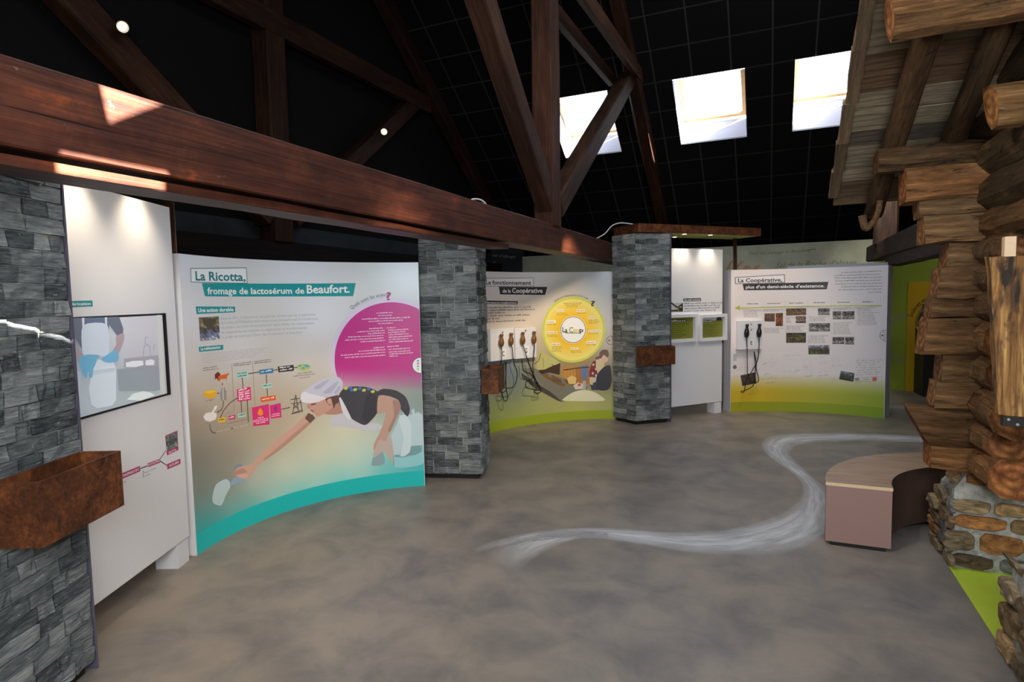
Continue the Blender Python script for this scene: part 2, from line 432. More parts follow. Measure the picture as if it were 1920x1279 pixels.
SKY = [(-3.66, 10.0, -2.58, 11.04), (-1.51, 10.0, -0.43, 11.04), (0.27, 10.0, 1.35, 11.04)]
def zf(y): return roof_z(y)
def zb(y): return ZR - TP * (YRIDGE - y)
cl = MB()
for x0, y0, x1, y1 in rect_sub((XL, YRIDGE, XR, YB), SKY):
    cl.add([(x0, y0, zf(y0) + 0.012), (x1, y0, zf(y0) + 0.012), (x1, y1, zf(y1) + 0.012), (x0, y1, zf(y1) + 0.012)], [(0, 1, 2, 3)])
# unseen rear slope; its openings are added and shaped to throw the sun patches
def sun_hit_roof(Y, z, X=-2.11):
    d = (zb(0) + TP * (Y) - z) / (SUN.z / SUN.x - TP * SUN.y / SUN.x)
    return (X + d, Y + d * SUN.y / SUN.x)
hole1 = [sun_hit_roof(*q) for q in ((1.342, 2.502), (1.363, 2.373), (1.575, 2.502))]
hole2 = [sun_hit_roof(*q, X=-2.14) for q in ((1.205, 2.17), (1.575, 2.17), (1.575, 2.213), (1.205, 2.213))]
outer = [(XL, YF), (XR, YF), (XR, YRIDGE), (XL, YRIDGE)]
polys = [[Vector((x, y, 0)) for x, y in p] for p in (outer, hole1, hole2)]
flat = [p for q in polys for p in q]
cl.add([(p.x, p.y, zb(p.y) + 0.012) for p in flat], [tuple(t) for t in tessellate_polygon(polys)])
ceiling = struct('ceiling', cl, M_GRID)
# black acoustic tiles of the visible slope
k = 0
for i in range(16):
    for j in range(12):
        x0 = XL + 0.01 + i * 0.58; y0 = 8.18 + j * 0.4525
        x1, y1 = x0 + 0.58, y0 + 0.4525
        if x0 > 3.4: continue
        g = 0.012
        prs = rect_sub((x0 + g, y0 + g, x1 - g, y1 - g), [(a - 0.015, b - 0.012, c + 0.015, d + 0.012) for a, b, c, d in SKY])
        if not prs: continue
        b = MB()
        for a in prs:
            if a[2] - a[0] < 0.01 or a[3] - a[1] < 0.01: continue
            q = [(a[0], a[1]), (a[2], a[1]), (a[2], a[3]), (a[0], a[3])]
            b.add([(x, y, zf(y) + 0.008) for x, y in q] + [(x, y, zf(y)) for x, y in q], [(0, 1, 2, 3), (7, 6, 5, 4), (0, 1, 5, 4), (1, 2, 6, 5), (2, 3, 7, 6), (3, 0, 4, 7)])
        if b.v: b.obj('ceiling_tile', M_TILE, ceiling)

wl = MB(); wl.add([(XL, YF, 0), (XL, YB, 0), (XL, YB, 2.75), (XL, YF, 2.75)], [(0, 1, 2, 3)])
struct('wall_left', wl, M_BLACKWALL)
wg = MB(); wg.add([(XL, YF, 2.75), (XL, YB, 2.75), (XL, YB, 2.8), (XL, YRIDGE, ZR + .1), (XL, YF, zb(YF) + .1)], [(0, 1, 2, 3, 4)])
struct('wall_gable', wg, M_TILE)
wr = MB(); wr.add([(XR, YF, 0), (XR, YB, 0), (XR, YB, zf(YB) + .1), (XR, YRIDGE, ZR + .1), (XR, YF, zb(YF) + .1)], [(0, 1, 2, 3, 4)])
struct('wall_right', wr, M_BLACKWALL)
struct('wall_rear', MB().box((XL, YF - .1, 0), (XR, YF, zb(YF) + .1)), M_BLACKWALL)
struct('wall_eaves', MB().box((XL, YB, 0), (XR, YB + .1, zf(YB) + .1)), M_BLACKWALL)
wfar = struct('wall_far', MB().box((-5.07, 12.15, 0), (1.62, 12.27, 2.65)), M_GREYWALL)
struct('wall_dark', MB().box((XL + .01, 12.15, 0), (-5.075, 12.27, 3.4)), M_BLACKWALL)
wlime = struct('wall_lime', MB().box((1.62, 12.15, 0), (4.6, 12.27, 2.72)), M_LIME)
struct('baseboard_lime', MB().box((1.62, 12.135, 0), (4.6, 12.15, 0.16)), M_LIME)
hl = MB()
rn = random.Random(3)
hp = [(-900 + 60 * i, 1500, 430 + 35 * math.sin(i * .9) + rn.uniform(-18, 18)) for i in range(31)]
hl.add([(x, y, -50) for x, y, z in hp] + hp, [(i, i + 1, 32 + i, 31 + i) for i in range(30)])
struct('hillside', hl, M_HILL)

# roof windows in the visible slope: deep white-lined reveal, tilted sash, pane
NRM = Vector((0, TP, 1)).normalized()
for n_, (x0, y0, x1, y1) in enumerate(SKY):
    w = thing('window_%d' % (n_ + 1), None, None, (x0, y1, zf(y1))); w['kind'] = 'structure'
    D = 0.5 if n_ < 2 else 0.66
    def P(x, y, d): return Vector((x, y, zf(y))) + NRM * d
    b = MB()
    for q in (((x0, y0), (x1, y0)), ((x1, y0), (x1, y1)), ((x1, y1), (x0, y1)), ((x0, y1), (x0, y0))):
        (ax, ay), (bx, by) = q
        b.add([P(ax, ay, -0.005), P(bx, by, -0.005), P(bx, by, D), P(ax, ay, D)], [(0, 1, 2, 3)])
    b.obj('reveal', M_REVEAL, w)
    # sash, centre-hinged and tipped open a little
    tilt = Matrix.Rotation(R(9), 3, 'X')
    cen = P((x0 + x1) / 2, (y0 + y1) / 2, D - 0.04); sl = Vector((0, 1, -TP)).normalized()
    hw, hh = (x1 - x0) / 2 - 0.02, (y1 - y0) / 2 / math.cos(R(36.5)) - 0.03
    def Q(u, v, d): return cen + Vector((1, 0, 0)) * u + (tilt @ sl) * v + (tilt @ NRM) * d
    def bar(u0, v0, u1, v1, mb, d0=-0.03, d1=0.03):
        mb.add([Q(u, v, d) for d in (d0, d1) for u, v in ((u0, v0), (u1, v0), (u1, v1), (u0, v1))], [(0, 3, 2, 1), (4, 5, 6, 7), (0, 1, 5, 4), (1, 2, 6, 5), (2, 3, 7, 6), (3, 0, 4, 7)])
    sb = MB(); t_ = 0.06
    bar(-hw, -hh, -hw + t_, hh, sb); bar(hw - t_, -hh, hw, hh, sb); bar(-hw, -hh, hw, -hh + t_, sb); bar(-hw, hh - t_, hw, hh, sb)
    s_ = sb.obj('sash', M_ASH, w)
    pb = MB(); bar(-hw + t_, -hh + t_, hw - t_, hh - t_, pb, -0.006, 0.006)
    pb.obj('pane', M_GLASS, w)

# painted white swirl on the floor
up_px = [(905, 1032), (950, 1008), (1010, 994), (1100, 988), (1180, 991), (1260, 996), (1350, 992), (1420, 977), (1478, 950), (1502, 920), (1490, 892), (1455, 868), (1428, 845), (1424, 828), (1448, 815), (1500, 811), (1600, 811), (1680, 814), (1760, 818)]
lo_px = [(958, 1092), (990, 1062), (1020, 1038), (1066, 1017), (1120, 1012), (1200, 1025), (1310, 1042), (1400, 1046), (1490, 1040), (1552, 1005), (1562, 935), (1540, 905), (1502, 872), (1486, 855), (1492, 843), (1520, 833), (1600, 828), (1680, 830), (1760, 834)]
def spline(pts, n):
    P = [Vector(p) for p in pts]; out = []
    for i in range(len(P) - 1):
        a, b, c, d = P[max(i - 1, 0)], P[i], P[i + 1], P[min(i + 2, len(P) - 1)]
        for k in range(n):
            t = k / n; out.append(0.5 * ((2 * b) + (c - a) * t + (2 * a - 5 * b + 4 * c - d) * t * t + (3 * b - a - 3 * c + d) * t ** 3))
    out.append(P[-1]); return out
def swirl(up_px, lo_px):
    ua = spline([at(x, y, 2, 0) for x, y in up_px], 6); la = spline([at(x, y, 2, 0) for x, y in lo_px], 6)
    NV = 10; b = MB(); uvs = []; cols = []; lenu = 0
    for i, (p, q) in enumerate(zip(ua, la)):
        if i: lenu += ((ua[i] + la[i]) / 2 - (ua[i - 1] + la[i - 1]) / 2).length
        for j in range(NV + 1):
            v = p.lerp(q, j / NV); b.v.append((v.x, v.y, 0.0015)); uvs.append((lenu, j / NV)); a = min(1, lenu / 0.5); cols.append((a, a, a, 1))
    for i in range(len(ua) - 1):
        for j in range(NV):
            o = i * (NV + 1) + j; b.f.append([o, o + 1, o + NV + 2, o + NV + 1]); b.mi.append(0)
    me = b.mesh('painted_swirl', M_SWIRL); uvl = me.uv_layers.new(name='UVMap')
    for lp in me.loops: uvl.data[lp.index].uv = uvs[lp.vertex_index]
    ca = me.color_attributes.new('Col', 'FLOAT_COLOR', 'POINT')
    for i, c in enumerate(cols): ca.data[i].color = c
    return put('painted_swirl', me, floor)
swirl(up_px, lo_px)
swirl([(1560, 752), (1640, 754), (1690, 757), (1760, 762)], [(1560, 768), (1640, 768), (1690, 770), (1760, 776)])
swirl([(880, 1028), (930, 1012), (985, 1000), (1060, 994), (1140, 1000)], [(880, 1040), (925, 1030), (985, 1018), (1060, 1010), (1140, 1012)])
MB().box((1.04, 2.2, 0.0), (2.6, 4.42, 0.004)).obj('lime_floor_area', M_LIMEFLOOR, floor)

# ================================================================ ROOF TRUSSES
TM = [M_TRUSS, M_TRUSS]
BEAM = [M_BEAM, M_BEAM]
t = thing('roof_truss', 'brown timber roof truss with long red-brown tie beam crossing the near left', 'roof truss', (-2.23, 6, 2.23))
o = stick('tie_beam', t, (-2.225, -1.25, 2.372), (-2.225, 12.6, 2.372), 0.23, 0.27, 1, BEAM, jit=0.002, ch=0.03, n=24)
stick('lower_board', t, (-2.235, -1.25, 2.202), (-2.235, 4.82, 2.202), 0.19, 0.036, 2, BEAM, jit=0.003, ch=0.1, n=18)
stick('king_post', t, (-2.2, 6.0, 2.5), (-2.2, 6.0, 8.0), 0.22, 0.26, 3, TM, jit=0.004, ch=0.06, n=10, color=(1.5, 1.15, 0.95))
stick('strut', t, (-2.19, 5.95, 2.72), (-2.19, 3.6, 5.0), 0.18, 0.24, 4, TM, jit=0.005, ch=0.08, color=(1.15, .95, .85))
stick('strut', t, (-2.19, 6.15, 2.72), (-2.16, 9.75, 5.25), 0.2, 0.24, 5, TM, jit=0.005, ch=0.08, color=(1.3, 1.25, 1.15))
stick('collar', t, (-2.0, 3.0, 5.0), (-2.0, 9.9, 5.28), 0.09, 0.2, 6, TM, jit=0.004, ch=0.08, color=(1.5, 1.2, 1.0))
stick('collar', t, (-2.4, 3.0, 5.0), (-2.4, 9.6, 5.2), 0.09, 0.2, 7, TM, jit=0.004, ch=0.08, color=(1.2, 1.0, .9))
def raf(x, y): return Vector((x, y, zf(y) - 0.16))
stick('rafter', t, raf(-2.12, 6.1), raf(-2.08, 13.2), 0.22, 0.22, 8, TM, jit=0.01, ch=0.12, n=10, bow=0.02, color=(1.1, .85, .75))

t = thing('roof_truss', 'dark timber roof truss standing against the black left gable wall', 'roof truss', (-5.6, 5.65, 2.3))
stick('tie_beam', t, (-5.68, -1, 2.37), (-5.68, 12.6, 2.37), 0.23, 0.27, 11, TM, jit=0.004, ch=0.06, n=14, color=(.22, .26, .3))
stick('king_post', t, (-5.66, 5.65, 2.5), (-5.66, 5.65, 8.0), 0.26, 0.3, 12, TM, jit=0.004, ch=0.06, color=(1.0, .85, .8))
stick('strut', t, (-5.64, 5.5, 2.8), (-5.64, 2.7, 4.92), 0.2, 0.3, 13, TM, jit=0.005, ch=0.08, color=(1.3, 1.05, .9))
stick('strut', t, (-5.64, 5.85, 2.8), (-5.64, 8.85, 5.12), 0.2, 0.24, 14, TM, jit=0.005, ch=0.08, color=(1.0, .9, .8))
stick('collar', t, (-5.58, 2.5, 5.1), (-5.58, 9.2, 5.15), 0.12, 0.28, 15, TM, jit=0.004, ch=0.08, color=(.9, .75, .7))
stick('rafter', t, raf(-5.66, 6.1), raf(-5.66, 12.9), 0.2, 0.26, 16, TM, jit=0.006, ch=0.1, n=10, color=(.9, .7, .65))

t = thing('roof_truss', 'charcoal timber roof truss end above the lime green wall', 'roof truss', (1.55, 9, 2.3))
DK = (.75, .72, .7)
stick('tie_beam', t, (1.56, 11.6, 2.36), (1.56, 6.2, 2.36), 0.24, 0.25, 21, TM, jit=0.004, ch=0.06, n=8, color=DK)
stick('corbel', t, (1.56, 9.9, 2.16), (1.56, 6.4, 2.16), 0.2, 0.14, 22, TM, jit=0.004, ch=0.06, color=DK)
stick('rafter', t, raf(1.5, 6.1), raf(1.52, 12.0), 0.2, 0.24, 23, TM, jit=0.006, ch=0.1, n=8, color=DK)
stick('king_post', t, (1.56, 10.6, 2.45), (1.56, 10.6, 4.35), 0.3, 0.3, 24, TM, jit=0.006, ch=0.1, color=DK)

# spotlights clamped to the gable truss
for (y, z, lab) in ((3.64, 4.24, 'small round lit spotlight on the left strut by the frame edge'), (7.55, 4.27, 'small round lit spotlight on the strut nearer the skylights')):
    p = Vector((-5.36, y, z)); ax = (CAM + Vector((-.4, .6, 0)) - p).normalized()
    s = thing('spotlight', lab, 'spotlight', p, 'spotlights on the gable truss')
    MB().lathe([(0.03, -0.14), (0.044, -0.12), (0.052, 0.0), (0.054, 0.02), (0.046, 0.02), (0.04, -0.01)], p, ax, 20).obj('housing', M_BLACK, s, smooth=False)
    MB().lathe([(0.0, 0.0), (0.036, -0.005), (0.036, 0.004), (0.0, 0.008)], p, ax, 20).obj('lens', M_LAMP, s)
    MB().tube([p - ax * .15, p - ax * .1 + Vector((-.12, 0, .02)), p + Vector((-.2, 0, 0))], 0.012, 6).obj('bracket', M_BLACK, s)
    lamp('spotlight_lamp', 'SPOT', p + ax * .03, 25, WARM, target=p + ax, spot_size=R(70), spot_blend=.6, shadow_soft_size=.05)

# ================================================================ EXHIBITION STATIONS
def V2(x, y): return Vector((x, y, 0))
def unit_stones(n, seed):
    rn = random.Random(seed); out = []
    for q in range(n):
        vs = []; 
        # front face grid 4 x 2, local x in [-.5,.5], z in [-.5,.5], y = 0 back .. 1 front
        for j in range(2):
            for i in range(4):
                x = -0.5 + i / 3; z = -0.5 + j
                vs.append((x + (rn.uniform(-.02, .02) if 0 < i < 3 else 0), 1.0 + rn.uniform(-.2, .15), z))
        vs += [(-.5, 0, -.5), (.5, 0, -.5), (-.5, 0, .5), (.5, 0, .5)]
        fs = [(0, 1, 5, 4), (1, 2, 6, 5), (2, 3, 7, 6), (8, 0, 4, 10), (3, 9, 11, 7), (8, 9, 3, 2, 1, 0), (4, 5, 6, 7, 11, 10)]
        b = MB(); b.add(vs, fs); out.append(b.mesh('slate_stone', M_SLATE))
    return out
STONES = unit_stones(14, 5)
def stone_run(rn, L):
    xs = [0.0]
    while xs[-1] < L - 1e-6:
        w = rn.choice((0.09, 0.13, 0.17, 0.21, 0.26))
        if L - xs[-1] - w < 0.07: w = L - xs[-1]
        xs.append(xs[-1] + w)
    return xs
def pillar(lab, corners, faces, joined, h, seed, trim_at=None):
    """corners: plan corners counter-clockwise seen from above; faces: indices of sides built stone by stone"""
    rn = random.Random(seed)
    c = [V2(*p) for p in corners]; mid = sum(c, Vector()) / 4
    P = thing('stone_pillar', lab, 'pillar', mid)
    ins = [mid + (p - mid) * 0.97 for p in c]
    MB().prism([(p.x, p.y) for p in ins], 0.06, h - 0.005).obj('core', M_GROUT, P)
    ins2 = [mid + (p - mid) * 0.88 for p in c]
    MB().prism([(p.x, p.y) for p in ins2], 0, 0.07).obj('plinth', M_BLACK, P)
    nrow = round((h - 0.05) / 0.0715); rh = (h - 0.05) / nrow
    rest = MB()
    for side in range(4):
        if side not in faces and side not in joined: continue
        a, b_ = c[side], c[(side + 1) % 4]; d = (b_ - a); L = d.length; d.normalize(); nrm = Vector((d.y, -d.x, 0))
        rows = [(r, rh) for r in range(nrow)]
        for r in range(nrow):
            xs = stone_run(rn, L)
            for i in range(len(xs) - 1):
                w = xs[i + 1] - xs[i] - 0.011; ctr = a + d * ((xs[i] + xs[i + 1]) / 2)
                dep = 0.034 + rn.uniform(0, 0.01)
                pos = ctr - nrm * 0.03 + Vector((0, 0, 0.05 + (r + .5) * rh))
                M = Matrix(((d.x * w, nrm.x * dep, 0, pos.x), (d.y * w, nrm.y * dep, 0, pos.y), (0, 0, rh - 0.006, pos.z), (0, 0, 0, 1)))
                me = rn.choice(STONES)
                if side in faces:
                    o = bpy.data.objects.new('stone', me); COL.objects.link(o)
                    o.matrix_world = M; o.parent = P; o.matrix_parent_inverse = Matrix.Translation(-mid)
                else:
                    rest.add([M @ v.co for v in me.vertices], [tuple(p.vertices) for p in me.polygons])
    if rest.v: rest.obj('rear_stones', M_SLATE, P, kind='stuff')
    if trim_at is not None:
        p = c[trim_at]; a = c[(trim_at + 3) % 4]; b_ = c[(trim_at + 1) % 4]
        d = (p - a).normalized(); d2 = (b_ - p).normalized()
        q0 = p + d * 0.004; 
        poly = [q0 - d2 * 0.008, q0 + d * 0.012 - d2 * 0.008, q0 + d * 0.012 + d2 * 0.3, q0 + d2 * 0.3]
        MB().prism([(v.x, v.y) for v in poly], 0.0, h).obj('edge_trim', M_TRIM, P)
    return P

def rust_box(lab, a, b_, z0, z1, out, group='rusty boxes on the pillars'):
    """open-topped sheet box hung on the face a-b, protruding by out"""
    a, b_ = V2(*a), V2(*b_); d = (b_ - a).normalized(); L = (b_ - a).length; n = Vector((d.y, -d.x, 0))
    T = thing('planter_box', lab, 'box', (a + b_) / 2 + n * (out / 2) + Vector((0, 0, z0)), group)
    def B(u0, u1, v0, v1, za, zb_):
        q = [a + d * u0 + n * v0, a + d * u1 + n * v0, a + d * u1 + n * v1, a + d * u0 + n * v1]
        return MB().prism([(p.x, p.y) for p in q], za, zb_)
    t = 0.012; g = 0.018
    B(0, L, out - t, out, z0, z1).obj('front_panel', M_RUST, T)
    B(0, t, g, out - t, z0, z1).obj('side_panel', M_RUST, T); B(L - t, L, g, out - t, z0, z1).obj('side_panel', M_RUST, T)
    B(t, L - t, g, g + t, z0, z1).obj('back_panel', M_RUST, T)
    B(t, L - t, g + t, out - t, z0, z0 + t).obj('base_panel', M_RUST, T)
    return T
def canopy(lab, a, d, L, depth, post_at, lamps, energy):
    a = V2(*a); d = V2(*d).normalized(); n = Vector((-d.y, d.x, 0))      # n points to the back
    z0, z1 = 2.578, 2.692
    T = thing('rust_canopy', lab, 'canopy', a + d * L / 2 + n * depth / 2 + Vector((0, 0, z0)))
    def q(u, v): return a + d * u + n * v
    def B(u0, u1, v0, v1, za, zb_): return MB().prism([(p.x, p.y) for p in (q(u0, v0), q(u1, v0), q(u1, v1), q(u0, v1))], za, zb_)
    B(0, L, 0, .012, z0, z1).obj('fascia', M_RUST, T); B(0, L, depth - .012, depth, z0, z1).obj('fascia', M_RUST, T)
    B(0, .012, .012, depth - .012, z0, z1).obj('fascia', M_RUST, T); B(L - .012, L, .012, depth - .012, z0, z1).obj('fascia', M_RUST, T)
    B(.012, L - .012, .012, depth - .012, z0 + .004, z0 + .016).obj('soffit', M_SOFFIT, T)
    B(.012, L - .012, .012, depth - .012, z1 - .012, z1 - .002).obj('top_sheet', M_RUST, T)
    p = q(*post_at)
    MB().tube([(p.x, p.y, 0), (p.x, p.y, z0 + .004)], 0.03, 16).obj('post', M_STEEL, T, smooth=True)
    for u, v in lamps:
        c = q(u, v)
        r = MB().lathe([(0.05, 0.0), (0.05, -0.008), (0.036, -0.008), (0.034, -.001)], c + Vector((0, 0, z0 + .004)), (0, 0, 1), 16).obj('downlight', M_GREYFRAME, T)
        MB().lathe([(0.0, 0), (0.033, 0), (0.033, -.003), (0, -.003)], c + Vector((0, 0, z0 + .003)), (0, 0, 1), 16).obj('lamp_glass', M_LAMP, r)
        lamp('downlight_lamp', 'SPOT', c + Vector((0, 0, z0 - .02)), energy, (1, .82, .58), target=c + Vector((0, 0, 0)), spot_size=R(88), spot_blend=1.0, shadow_soft_size=.04)
    return T

f1 = V2(-.403, .915); n1 = V2(-.915, -.403)
P1FR = V2(-2.974, 1.676); P1FL = P1FR - f1 * .52
pillar('big slate pillar cut by the left edge of the photo', [(P1FL.x, P1FL.y), (P1FR.x, P1FR.y), tuple((P1FR + n1 * .42)[:2]), tuple((P1FL + n1 * .42)[:2])], (0,), (3,), 2.57, 31, trim_at=1)
P2 = [(-3.098, 4.845), (-2.559, 5.007), (-2.685, 5.444), (-3.224, 5.282)]
pillar('slate pillar between the two left curved panels', P2, (0, 1), (), 2.57, 32)
P3 = [(-2.032, 8.094), (-1.672, 7.884), (-1.272, 8.216), (-1.632, 8.426)]
pillar('farthest slate pillar, with the whole rusty canopy on its top', P3, (0, 1), (), 2.57, 33, trim_at=2)

n1o = -n1
B1R = P1FR - f1 * .02; B1L = P1FR - f1 * .50
rust_box('large rusty box on the pillar at the left edge', (B1L.x, B1L.y), (B1R.x, B1R.y), 0.815, 1.075, 0.21)
d2 = (V2(*P2[2]) - V2(*P2[1])).normalized()
a2 = V2(*P2[1]) + d2 * .02; b2 = a2 + d2 * .42
rust_box('small rusty box on the side of the middle pillar', (a2.x, a2.y), (b2.x, b2.y), 0.83, 1.075, 0.18)
d3 = (V2(*P3[2]) - V2(*P3[1])).normalized()
a3 = V2(*P3[1]) + d3 * .0; b3 = a3 + d3 * .5
rust_box('rusty box on the farthest pillar beside the white board', (a3.x, a3.y), (b3.x, b3.y), 0.82, 1.065, 0.17)
canopy('rusty flat canopy above the left video board, mostly behind the beam', (P1FL.x, P1FL.y), (f1.x, f1.y), 2.18, .56, (2.1, .40), [(.85, .06), (1.35, .06), (1.1, .40)], 26)
canopy('rusty flat canopy on the farthest pillar under the skylights', (P3[1][0] + .05, P3[1][1] - .045), (.669, .743), 2.18, .56, (2.1, .42), [(.82, .06), (1.28, .06), (.95, .42)], 26)

def cable(lab, pts): MB().tube(spline([Vector(p) for p in pts], 6), 0.008, 6).obj('cable', M_CABLE, None, smooth=True, label=lab, cat='cable', group='white cables up high')
cable('white cable looped over the rusty canopy end by the farthest pillar', [(-1.72, 8.0, 2.70), (-1.9, 8.05, 2.735), (-2.02, 8.03, 2.70), (-2.1, 7.98, 2.60), (-2.2, 7.9, 2.53)])
cable('white cable loop lying on the tie beam near the middle pillar', [at(*q, 0, -2.26) for q in ((880, 377), (888, 373.5), (898, 374), (906, 378), (912, 384.5))])

# ================================================================ PRINTED BOARDS
def idw(samples, p=3.2):
    def f(x, y):
        sw = 0; c = [0, 0, 0]
        for sx, sy, col in samples:
            d2 = (x - sx) ** 2 + (y - sy) ** 2 + 1300; w = d2 ** (-p / 2); sw += w
            for k in range(3): c[k] += w * col[k]
        return tuple(k / sw for k in c)
    return f

class Board:
    def pt(s, u, v, d=0.0): ...
    def uv(s, x, y): ...
class Flat(Board):
    def __init__(s, a, b, z0, z1):
        s.a, s.b = V2(*a), V2(*b); s.d = (s.b - s.a); s.L = s.d.length; s.d.normalize(); s.n = Vector((s.d.y, -s.d.x, 0)); s.z0, s.z1 = z0, z1; s.curved = False
    def pt(s, u, v, d=0.0): return s.a + s.d * u + s.n * d + Vector((0, 0, v))
    def uv(s, x, y, d=0.0):
        p = on_plane(x, y, s.a + s.n * d, s.n); return ((p - s.a).dot(s.d), p.z)
class Arc(Board):
    def __init__(s, a, b, sag, z0, z1):
        s.a, s.b = V2(*a), V2(*b); d = s.b - s.a; c = d.length; d.normalize(); n = Vector((-d.y, d.x, 0)); s.R = c * c / (8 * sag) + sag / 2
        s.c = (s.a + s.b) / 2 - n * (s.R - sag); s.z0, s.z1 = z0, z1
        s.t0 = math.atan2(s.a.y - s.c.y, s.a.x - s.c.x); s.ang = 2 * math.asin(c / 2 / s.R); s.L = s.R * s.ang; s.curved = True
    def pt(s, u, v, d=0.0):
        t = s.t0 - u / s.R; r = s.R - d
        return Vector((s.c.x + r * math.cos(t), s.c.y + r * math.sin(t), v))
    def uv(s, x, y, d=0.0):
        D = ray(x, y); ox, oy = CAM.x - s.c.x, CAM.y - s.c.y; r = s.R - d
        A = D.x ** 2 + D.y ** 2; B = 2 * (ox * D.x + oy * D.y); C = ox * ox + oy * oy - r * r
        k = (-B + math.sqrt(max(B * B - 4 * A * C, 0))) / (2 * A); p = CAM + D * k
        t = math.atan2(p.y - s.c.y, p.x - s.c.x); dt = (s.t0 - t + math.pi) % (2 * math.pi) - math.pi
        return (dt * s.R, p.z)

_font = {}
def text2d(s, bold=False):
    k = (s, bold)
    if k not in _font:
        cu = bpy.data.curves.new('t', 'FONT'); cu.body = s; cu.size = 1; cu.resolution_u = 2
        cu.offset = 0.022 if bold else 0.0
        o = bpy.data.objects.new('t', cu); me = bpy.data.meshes.new_from_object(o)
        vs = [(v.co.x, v.co.y) for v in me.vertices]; fs = [tuple(p.vertices) for p in me.polygons]
        bpy.data.objects.remove(o); bpy.data.meshes.remove(me); bpy.data.curves.remove(cu)
        x0 = min((v[0] for v in vs), default=0); x1 = max((v[0] for v in vs), default=1)
        _font[k] = ([(x - x0, y) for x, y in vs], fs, max(x1 - x0, 1e-4))
    return _font[k]
CAP = 0.72

